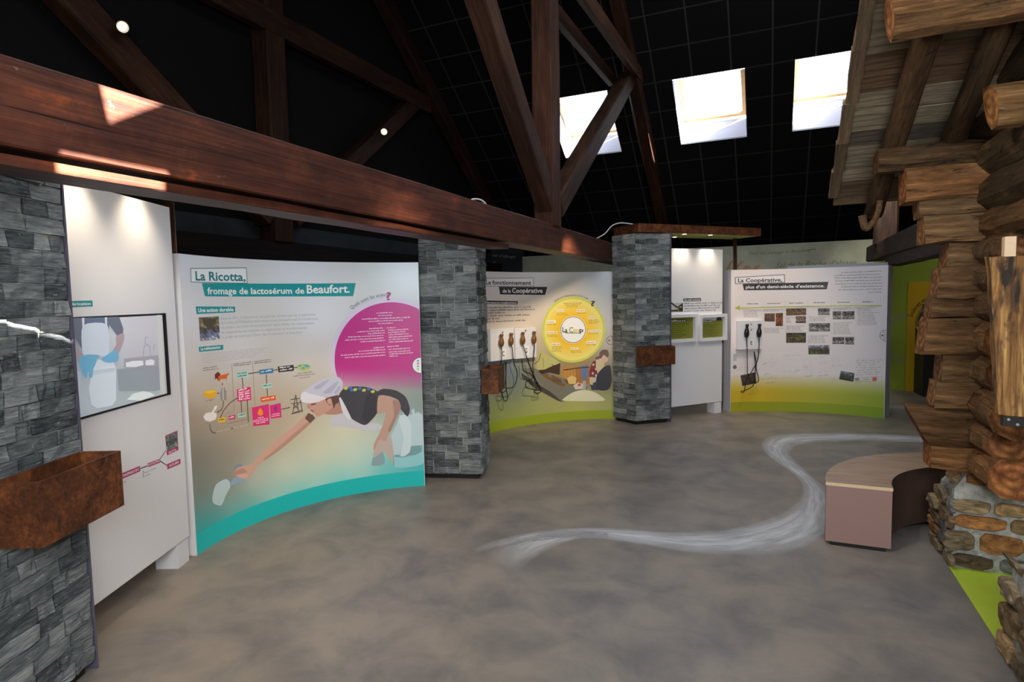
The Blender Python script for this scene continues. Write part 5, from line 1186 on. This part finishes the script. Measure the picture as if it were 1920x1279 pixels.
# ---- grey frame behind the third panel, far wall lettering, yellow stand
a, b_ = V2(.2, 9.84), V2(1.52, 9.63); gd = (b_ - a).normalized(); gn = Vector((-gd.y, gd.x, 0)); GL = (b_ - a).length
TG = thing('metal_frame', 'grey metal door-like frame standing behind the timeline panel', 'frame', a + gd * GL / 2)
def gb(name, u0, u1, z0, z1):
    q = [a + gd * u0, a + gd * u1, a + gd * u1 + gn * .12, a + gd * u0 + gn * .12]; return MB().prism([(v.x, v.y) for v in q], z0, z1).obj(name, M_GREYFRAME, TG)
gb('post', 0, .07, 0, 2.14); gb('post', GL - .07, GL, 0, 2.14); gb('top_rail', .07, GL - .07, 2.075, 2.14)
q = [a + gd * .07 + gn * .05, a + gd * (GL - .07) + gn * .05, a + gd * (GL - .07) + gn * .07, a + gd * .07 + gn * .07]; MB().prism([(v.x, v.y) for v in q], 0.02, 2.075).obj('infill_panel', M_BLACK, TG)

FW_ = Flat((-5.8, 12.15), (4.6, 12.15), 0, 2.65); zf_ = Z(1360, 440, 6.4)
w = Print(FW_, .9)
w.text('Tout est paysage et Beaufort', *zf_([(272, 246), (1010, 206)]), 5.6, (92, 92, 78), shear=.45, layer=2); w.line(zf_([(980, 190), (1040, 178), (1090, 180)]), .012, (92, 92, 78), 2)
w.text('Sel de la Roche d’alpage', *zf_([(600, 400), (1560, 366)]), 11, (104, 104, 90), shear=.4, layer=2)
for pts in ([(40, 400), (60, 340), (90, 320)], [(140, 390), (180, 350), (208, 318)], [(215, 416), (250, 380), (262, 376), (254, 412), (290, 380), (300, 412)], [(340, 416), (370, 380), (410, 374), (396, 400), (360, 416)], [(18, 410), (40, 396)]): w.line(zf_(pts), .035, (206, 120, 50), 2)
w.flush('wall_lettering', wfar)
w = Print(FW_, .9); w.text('Sel d’alpage', (921, 481), (966, 484), 5, (176, 176, 172), shear=.4, layer=2); w.text('de forêt', (913, 495), (929, 493), 4, (176, 176, 172), shear=.4, layer=2)
w.flush('chalk_lettering', bpy.data.objects['wall_dark'])
w = Print(FW_, .9); cc = FW_.uv(1702, 634); w.disc(cc, .33, .44, (168, 186, 96), 2, 40, 90, 270, 1); w.flush('painted_ring', wlime)

TY = thing('yellow_stand', 'mustard yellow stand with arched lettering and a picture disc against the lime wall', 'display stand', (2.7, 12.05, 0))
YW = Flat((2.13, 12.04), (3.25, 12.04), 0, 1.98)
MB().box((2.13, 12.04, 0), (3.25, 12.11, at(1700, 529, 1, 12.04).z)).obj('board', M_YELLOW, TY, bevel=.004)
w = Print(YW, 1.0); c0 = YW.uv(1766, 606); r0 = abs(YW.uv(1718, 606)[0] - c0[0])
w.disc(c0, r0 * .97, r0 * 1.06, (150, 126, 8), 1, 60, nr=1); w.photo([(1730, 570), (1800, 566), (1800, 640), (1722, 640)], [(60, 50, 40), (170, 140, 70), (60, 60, 70), (120, 100, 60)], 4, 12, 10, 2)
w.disc(c0, 0, r0 * .97, lambda x, y: ((70, 62, 50), (150, 126, 60), (48, 48, 56))[int(y / 9) % 3], 3, 40, nr=10)
w.arctext('Soulevez-moi', c0, r0 * 1.2, 166, 114, .075, (56, 46, 10), True, 3); w.arctext('et sentez le poids', c0, r0 * 1.085, 150, 108, .035, (96, 80, 10), False, 3)
w.flush('lettering_print', TY)
TB = thing('black_kiosk', 'black kiosk with slanted bright yellow lid in front of the yellow stand', 'kiosk', (2.75, 11.75, 0))
zt = at(1708, 615, 1, 11.98).z
MB().add([(2.24, 11.98, 0), (2.27, 11.48, 0), (3.2, 11.48, 0), (3.2, 11.98, 0), (2.24, 11.98, zt), (2.27, 11.48, zt - .26), (3.2, 11.48, zt - .26), (3.2, 11.98, zt)], [(0, 3, 2, 1), (0, 1, 5, 4), (1, 2, 6, 5), (2, 3, 7, 6), (3, 0, 4, 7), (4, 5, 6, 7)]).obj('body', M_BLACK, TB)
MB().add([(2.25, 11.985, zt + .004), (2.28, 11.49, zt - .252), (3.2, 11.49, zt - .252), (3.2, 11.985, zt + .004), (2.25, 11.985, zt + .02), (2.28, 11.49, zt - .236), (3.2, 11.49, zt - .236), (3.2, 11.985, zt + .02)], [(0, 3, 2, 1), (0, 1, 5, 4), (1, 2, 6, 5), (2, 3, 7, 6), (3, 0, 4, 7), (4, 5, 6, 7)]).obj('lid', M_YELLOW2, TB)

# ---- curved bench
bc_, Ro, Ri = V2(1.525, 4.52), 1.17, .78
TBn = thing('curved_bench', 'curved mauve-brown bench with a wood-topped seat beside the stone plinth', 'bench', (.9, 5.0, 0))
def sector(r0, r1, z0, z1, n=26, a0=180, a1=92):
    m = MB(); vs = []
    for r in (r0, r1):
        for z in (z0, z1): vs += [(bc_.x + r * math.cos(R(a0 + (a1 - a0) * i / n)), bc_.y + r * math.sin(R(a0 + (a1 - a0) * i / n)), z) for i in range(n + 1)]
    k = n + 1
    m.add(vs, [(i, i + 1, k + i + 1, k + i) for i in range(n)], 1); o = 0
    m.f += [[2 * k + i, 3 * k + i, 3 * k + i + 1, 2 * k + i + 1] for i in range(n)]; m.mi += [1] * n
    m.f += [[k + i, k + i + 1, 3 * k + i + 1, 3 * k + i] for i in range(n)]; m.mi += [2] * n
    m.f += [[i, 2 * k + i, 2 * k + i + 1, i + 1] for i in range(n)]; m.mi += [0] * n
    m.f += [[0, k, 3 * k, 2 * k], [n, k + n, 3 * k + n, 2 * k + n]]; m.mi += [0, 0]
    return m
sector(Ri, Ro, .025, .418).obj('body', [M_MAUVE, M_DARKLAM, M_MAUVE], TBn)
sector(Ri - .004, Ro + .004, .418, .44).obj('seat', [M_PLY, M_DARKLAM, M_LAMINATE], TBn)
sector(Ri + .03, Ro - .03, 0, .025).obj('plinth', M_RUBBER, TBn)

# ================================================================ LOG CABIN ON THE RIGHT
LC = thing('log_cabin', 'old log cabin corner with plank eaves and stone plinth at the right edge', 'log cabin', (1.04, 4.4, 0))
LM = [M_LOG, M_END]
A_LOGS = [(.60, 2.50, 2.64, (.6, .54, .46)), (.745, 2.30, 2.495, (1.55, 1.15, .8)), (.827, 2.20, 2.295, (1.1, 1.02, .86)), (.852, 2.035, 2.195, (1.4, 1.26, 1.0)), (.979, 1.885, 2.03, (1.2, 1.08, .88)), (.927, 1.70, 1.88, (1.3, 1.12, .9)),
          (.907, 1.578, 1.695, (1.15, 1.0, .82)), (.867, 1.352, 1.572, (1.3, 1.08, .82)), (.972, 1.176, 1.35, (1.3, 1.15, .9)), (.935, 1.01, 1.172, (1.45, 1.25, .98)), (.85, .77, 1.005, (.85, .68, .5)), (.924, .622, .766, (1.5, 1.1, .72))]
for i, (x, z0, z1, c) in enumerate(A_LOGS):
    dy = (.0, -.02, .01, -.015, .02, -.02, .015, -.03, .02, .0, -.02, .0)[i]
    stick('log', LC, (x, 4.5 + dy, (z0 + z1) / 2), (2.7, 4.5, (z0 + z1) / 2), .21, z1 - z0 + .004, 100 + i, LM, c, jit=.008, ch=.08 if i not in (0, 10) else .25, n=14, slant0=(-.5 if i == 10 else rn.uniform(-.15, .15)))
B_LOGS = [(.60, .79, 4.0), (.77, .95, 4.13), (.93, 1.17, 3.97), (1.16, 1.35, 4.2), (1.34, 1.56, 4.17), (1.55, 1.74, 4.12), (1.73, 1.90, 4.2), (1.89, 2.05, 4.05), (2.04, 2.22, 3.72), (2.21, 2.42, 3.0), (2.42, 2.62, 2.9), (2.62, 2.83, 2.7), (2.83, 3.03, 2.6), (3.03, 3.25, 2.5)]
BC = [(1.5, 1.1, .75), (1.1, .85, .62), (1.2, .95, .7), (.9, .75, .6), (1.15, .9, .66), (.85, .72, .6), (.75, .68, .6), (.8, .7, .58), (1.0, .8, .58), (.5, .5, .44), (.56, .55, .48), (.5, .48, .42), (.52, .5, .44), (.48, .46, .42)]
for i, (z0, z1, y0) in enumerate(B_LOGS):
    xo = (.0, .02, -.01, .02, .0, .03, .01, .02, .04, .02, .0, .02, .01, .03)[i]
    stick('log', LC, (1.215 + xo, y0, (z0 + z1) / 2), (1.215, 4.85 if i > 7 else 4.385, (z0 + z1) / 2), .22, z1 - z0 + .01, 140 + i, LM, BC[i], jit=.008, ch=.3, n=10, round_=i in (2,), slant0=rn.uniform(-.1, .1))
stick('purlin', LC, (.49, 3.36, 3.03), (2.4, 3.36, 3.03), .2, .2, 170, LM, (1.25, 1.0, .72), jit=.007, ch=.28, n=14, slant0=-.15)
stick('log', LC, (.97, 3.68, 2.635), (2.4, 3.68, 2.635), .18, .2, 171, LM, (1.7, 1.45, 1.0), jit=.006, ch=.3, n=12, slant0=-.2)
# roof: poles, planks, verge battens
SL = .418
def zc(y): return 2.77 + SL * (4.4 - y)
def onroof(x, y): return on_plane(x, y, Vector((0, 4.4, 2.77)), Vector((0, SL, 1)).normalized())
stick('rafter_pole', LC, (.70, 5.28, zc(5.28) - .07), (.73, 2.3, zc(2.3) - .07), .13, .12, 180, LM, (.55, .48, .4), jit=.005, n=12, round_=True, bow=.02)
stick('rafter_pole', LC, (1.0, 4.62, zc(4.62) - .07), (1.03, 2.3, zc(2.3) - .07), .13, .12, 181, LM, (.5, .44, .36), jit=.006, n=12, round_=True, bow=.03)
ys = [onroof(1548, y).y for y in (388, 344, 325, 303, 281, 255, 223, 187, 158, 117, 69, 29, -12)] + [3.0, 2.82, 2.64, 2.46, 2.28]
ys = [ys[0]] + [y for i, y in enumerate(ys[1:]) if y < ys[i]]
PC = [(.62, .5, .4), (1.3, 1.28, 1.2), (.95, .95, .86), (1.0, .98, .88), (.42, .42, .42), (.95, .95, .86), (.95, .93, .84), (.5, .36, .28), (.52, .38, .3), (.9, .88, .8), (.88, .86, .76), (.5, .38, .3)]
for i in range(len(ys) - 1):
    ya, yb_ = ys[i], ys[i + 1]; c = PC[i % len(PC)]; ym = (ya + yb_) / 2
    wdt = (ya - yb_) / math.cos(math.atan(SL)) - .004
    o = put('roof_plank', stick_mesh('roof_plank', 2.1 + rn.uniform(0, .1), wdt, .026, 200 + i, [M_PLANK, M_PLANK], jit=.002, ch=.08, n=5), None, color=c)
    up = Vector((0, SL, 1)).normalized(); yv = Vector((1, 0, 0)); xv = yv.cross(up); p0 = Vector((.42 + rn.uniform(-.012, .012), ym, zc(ym))) + up * (.016 + rn.uniform(0, .006))
    o.matrix_world = Matrix(((xv.x, yv.x, up.x, p0.x), (xv.y, yv.y, up.y, p0.y), (xv.z, yv.z, up.z, p0.z), (0, 0, 0, 1)))
    o.parent = LC; o.matrix_parent_inverse = Matrix.Translation(-LC.location)
y = 5.08
for i, L in enumerate((.32, .3, .36, .4, .36, .42, .4)):
    stick('verge_board', LC, (.41 + .008 * (i % 2), y, zc(y) - .025), (.405, y - L * .985, zc(y - L * .985) - .025), .07, .035, 230 + i, [M_PLANK, M_PLANK], ((.62, .5, .4), (.5, .42, .34), (.75, .62, .5))[i % 3], jit=.003, ch=.1, n=4); y -= L
hk = [at(x, y_, 1, 4.95) for x, y_ in ((1650, 376), (1648, 392), (1640, 412), (1630, 424), (1623, 428), (1619, 416), (1616, 404))]
MB().tube(spline(hk, 4), [.02] * 9 + [.024] * 8 + [.026] * 8, 8).obj('branch_hook', M_LOG, LC, smooth=True, color=(.9, .8, .66))
# split-wood shutter
q = [at(1858, 482, 1, 3.52), at(1876, 780, 1, 3.52)]
sh = MB(); X1 = 1.46; nz = 10; rn2 = random.Random(4); vs = []
cols_ = [0, .12, .45, .8, 1]
for yy in (3.52, 3.60):
    for i in range(nz + 1):
        t_ = i / nz; xl = q[0].x + (q[1].x - q[0].x) * t_; z = q[0].z + (q[1].z - q[0].z) * t_
        for cc in cols_: vs.append((xl + (X1 - xl) * cc + rn2.uniform(-.004, .004), yy + (rn2.uniform(-.008, .004) if yy < 3.55 else 0) + (.02 if cc == 0 and yy < 3.55 else 0), z + (rn2.uniform(-.006, .006))))
k = len(cols_); N_ = (nz + 1) * k; fs = []
for o_ in (0, N_):
    for i in range(nz):
        for j in range(k - 1): fs.append((o_ + i * k + j, o_ + i * k + j + 1, o_ + (i + 1) * k + j + 1, o_ + (i + 1) * k + j))
for i in range(nz):
    for j in (0, k - 1): fs.append((i * k + j, (i + 1) * k + j, N_ + (i + 1) * k + j, N_ + i * k + j))
for i in (0, nz):
    for j in range(k - 1): fs.append((i * k + j, i * k + j + 1, N_ + i * k + j + 1, N_ + i * k + j))
sh.add(vs, fs)
def m_slab():
    M = Mat('split and scorched wood slab', .75, 0, .25)
    v = M.coords('Object', (16, 9, 1.0)); f = M.noise(v, 2.2, 6, .65, .6)
    v2 = M.coords('Object', (4.5, 3, 1.1)); g = M.noise(v2, 2.6, 4, .6, .5)
    c = M.ramp(f, [(.3, rgb(62, 40, 24)), (.5, rgb(140, 100, 58)), (.68, rgb(206, 164, 100))])
    c = M.mix(M.ramp(g, [(.50, (0, 0, 0, 1)), (.6, (1, 1, 1, 1))]), c, rgb(52, 44, 38))
    M.color(c); M.bump(f, .9, .012); return M.m
M_SLAB = m_slab()
shut = sh.obj('shutter', M_SLAB, LC)
hx = at(1880, 781, 1, 3.5); MB().box((hx.x, 3.49, hx.z - .045), (hx.x + .12, 3.53, hx.z), 0).obj('hinge', M_BLACK, shut)
for dx, dz in ((.02, -.012), (.055, -.034), (.09, -.012)): MB().lathe([(0, 0), (.007, 0), (.006, .004), (0, .005)], (hx.x + dx, 3.49, hx.z + dz), (0, -1, 0), 10).obj('rivet', M_GREYFRAME, shut)
wp = at(1880, 484, 1, 3.56); MB().box((wp.x, 3.54, wp.z - .01), (wp.x + .044, 3.58, wp.z + .10)).obj('pale_batten', M_PLY, LC)
# stone plinths
PAL = [(178, 148, 108), (190, 134, 82), (128, 130, 128), (150, 124, 94), (112, 114, 114), (166, 148, 118), (182, 160, 124), (136, 116, 92)]
def fieldstone(parent, org, du, dv, nrm, w, h, dep, rn, dark=False):
    n = 12; vs = []; ph = rn.uniform(0, 1)
    base = []
    for i in range(n):
        t = 2 * math.pi * (i + ph * .3) / n; cx_, sy_ = math.cos(t), math.sin(t)
        r = 1 / max(abs(cx_) ** 7 + abs(sy_) ** 7, 1e-6) ** (1 / 7)
        base.append((cx_ * r * (1 + rn.uniform(-.09, .05)), sy_ * r * (1 + rn.uniform(-.12, .06))))
    for k_, d in ((1.0, -.01), (.97, dep * .7), (.86, dep)):
        for a_, b2_ in base: vs.append(org + du * (a_ * k_ * w / 2) + dv * (b2_ * k_ * h / 2) + nrm * (d + rn.uniform(-.006, .006) * (k_ < 1)))
    vs.append(org + nrm * (dep * 1.08))
    fs = [(r_ * n + i, r_ * n + (i + 1) % n, (r_ + 1) * n + (i + 1) % n, (r_ + 1) * n + i) for r_ in range(2) for i in range(n)] + [(2 * n + i, 2 * n + (i + 1) % n, 3 * n) for i in range(n)]
    c = rn.choice(PAL if not dark else PAL[2:5] + PAL[7:]); b = MB(); b.add(vs, fs)
    f = rn.uniform(.8, 1.15)
    return b.obj('stone', M_FIELD, parent, smooth=False, color=tuple(lin(tuple(min(1, q_ * f / 255) for q_ in c))))
def stone_face(parent, a, d, L, z0, zfun, nrm, rn, rowh=.115, lean=Vector()):
    z = z0; up = Vector((0, 0, 1))
    while True:
        hgt = rowh * rn.uniform(.8, 1.3); u = rn.uniform(-.08, 0)
        if z + hgt * .6 > max(zfun(0), zfun(L)): break
        while u < L:
            w = rn.uniform(.13, .32); uc = u + w / 2
            if uc < L + .02 and uc > .03 and z + hgt * .75 < zfun(min(max(uc, 0), L)) + .03:
                fieldstone(parent, a + d * min(uc, L - .03) + up * (z + hgt / 2) + lean * z, d, up, nrm, min(w, 2 * (L - uc) + .12) * .9, hgt * .84, rn.uniform(.012, .032), rn)
            u += w
        z += hgt
rn = random.Random(21)
PL = MB()
PL.add([(1.05, 4.41, 0), (2.6, 4.41, 0), (2.6, 4.95, 0), (1.05, 4.95, 0), (1.06, 4.43, .50), (2.6, 4.43, .56), (2.6, 4.93, .60), (1.10, 4.93, .42), (1.16, 4.52, .612), (2.6, 4.52, .62), (2.6, 4.8, .62), (1.2, 4.8, .612)],
       [(0, 1, 5, 4), (1, 2, 6, 5), (2, 3, 7, 6), (3, 0, 4, 7), (4, 5, 9, 8), (5, 6, 10, 9), (6, 7, 11, 10), (7, 4, 8, 11), (8, 9, 10, 11), (0, 3, 2, 1)])
pl1 = PL.obj('stone_plinth', M_MORTAR, LC)
stone_face(pl1, Vector((1.05, 4.41, 0)), Vector((1, 0, 0)), .75, .005, lambda u: .50, Vector((0, -1, 0)), rn)
stone_face(pl1, Vector((1.05, 4.95, 0)), Vector((0, -1, 0)), .54, .005, lambda u: .42 + .1 * u, Vector((-1, 0, 0)), rn, .09)
fieldstone(pl1, Vector((1.25, 4.47, .565)), Vector((1, 0, 0)), Vector((0, .75, .65)), Vector((0, -.65, .75)), .26, .08, .03, rn)
fieldstone(pl1, Vector((1.11, 4.62, .53)), Vector((0, 1, 0)), Vector((-.6, 0, -.8)), Vector((-.8, 0, .6)), .2, .08, .03, rn)
PN = MB().add([(1.035, 2.2, 0), (1.8, 2.2, 0), (1.8, 3.42, 0), (1.035, 3.42, 0), (1.05, 2.2, .47), (1.8, 2.2, .5), (1.8, 3.4, .5), (1.05, 3.4, .46)], [(0, 3, 2, 1), (4, 5, 6, 7), (0, 1, 5, 4), (1, 2, 6, 5), (2, 3, 7, 6), (3, 0, 4, 7)])
pl2 = PN.obj('stone_plinth', M_MORTAR, LC)
stone_face(pl2, Vector((1.035, 3.43, 0)), Vector((0, -1, 0)), .95, .005, lambda u: .47, Vector((-1, 0, 0)), rn, .125)
for i in range(4): fieldstone(pl2, Vector((1.17 + (i % 2) * .2, 3.28 - (i // 2) * .26, .475)), Vector((1, 0, 0)), Vector((0, 1, 0)), Vector((0, 0, 1)), .2, .22, .03, rn)
for i in range(3): fieldstone(pl2, Vector((1.12 + i * .2, 3.42, .15 + .12 * (i % 3))), Vector((-1, 0, 0)), Vector((0, 0, 1)), Vector((0, 1, 0)), .18, .12, .03, rn)
fieldstone(pl2, Vector((1.08, 3.38, .43)), Vector((0, 1, 0)), Vector((-.5, 0, .86)), Vector((-.86, 0, .5)), .2, .14, .04, rn)
fieldstone(pl2, Vector((1.09, 3.18, .44)), Vector((0, 1, 0)), Vector((-.5, 0, .86)), Vector((-.86, 0, .5)), .2, .14, .04, rn)
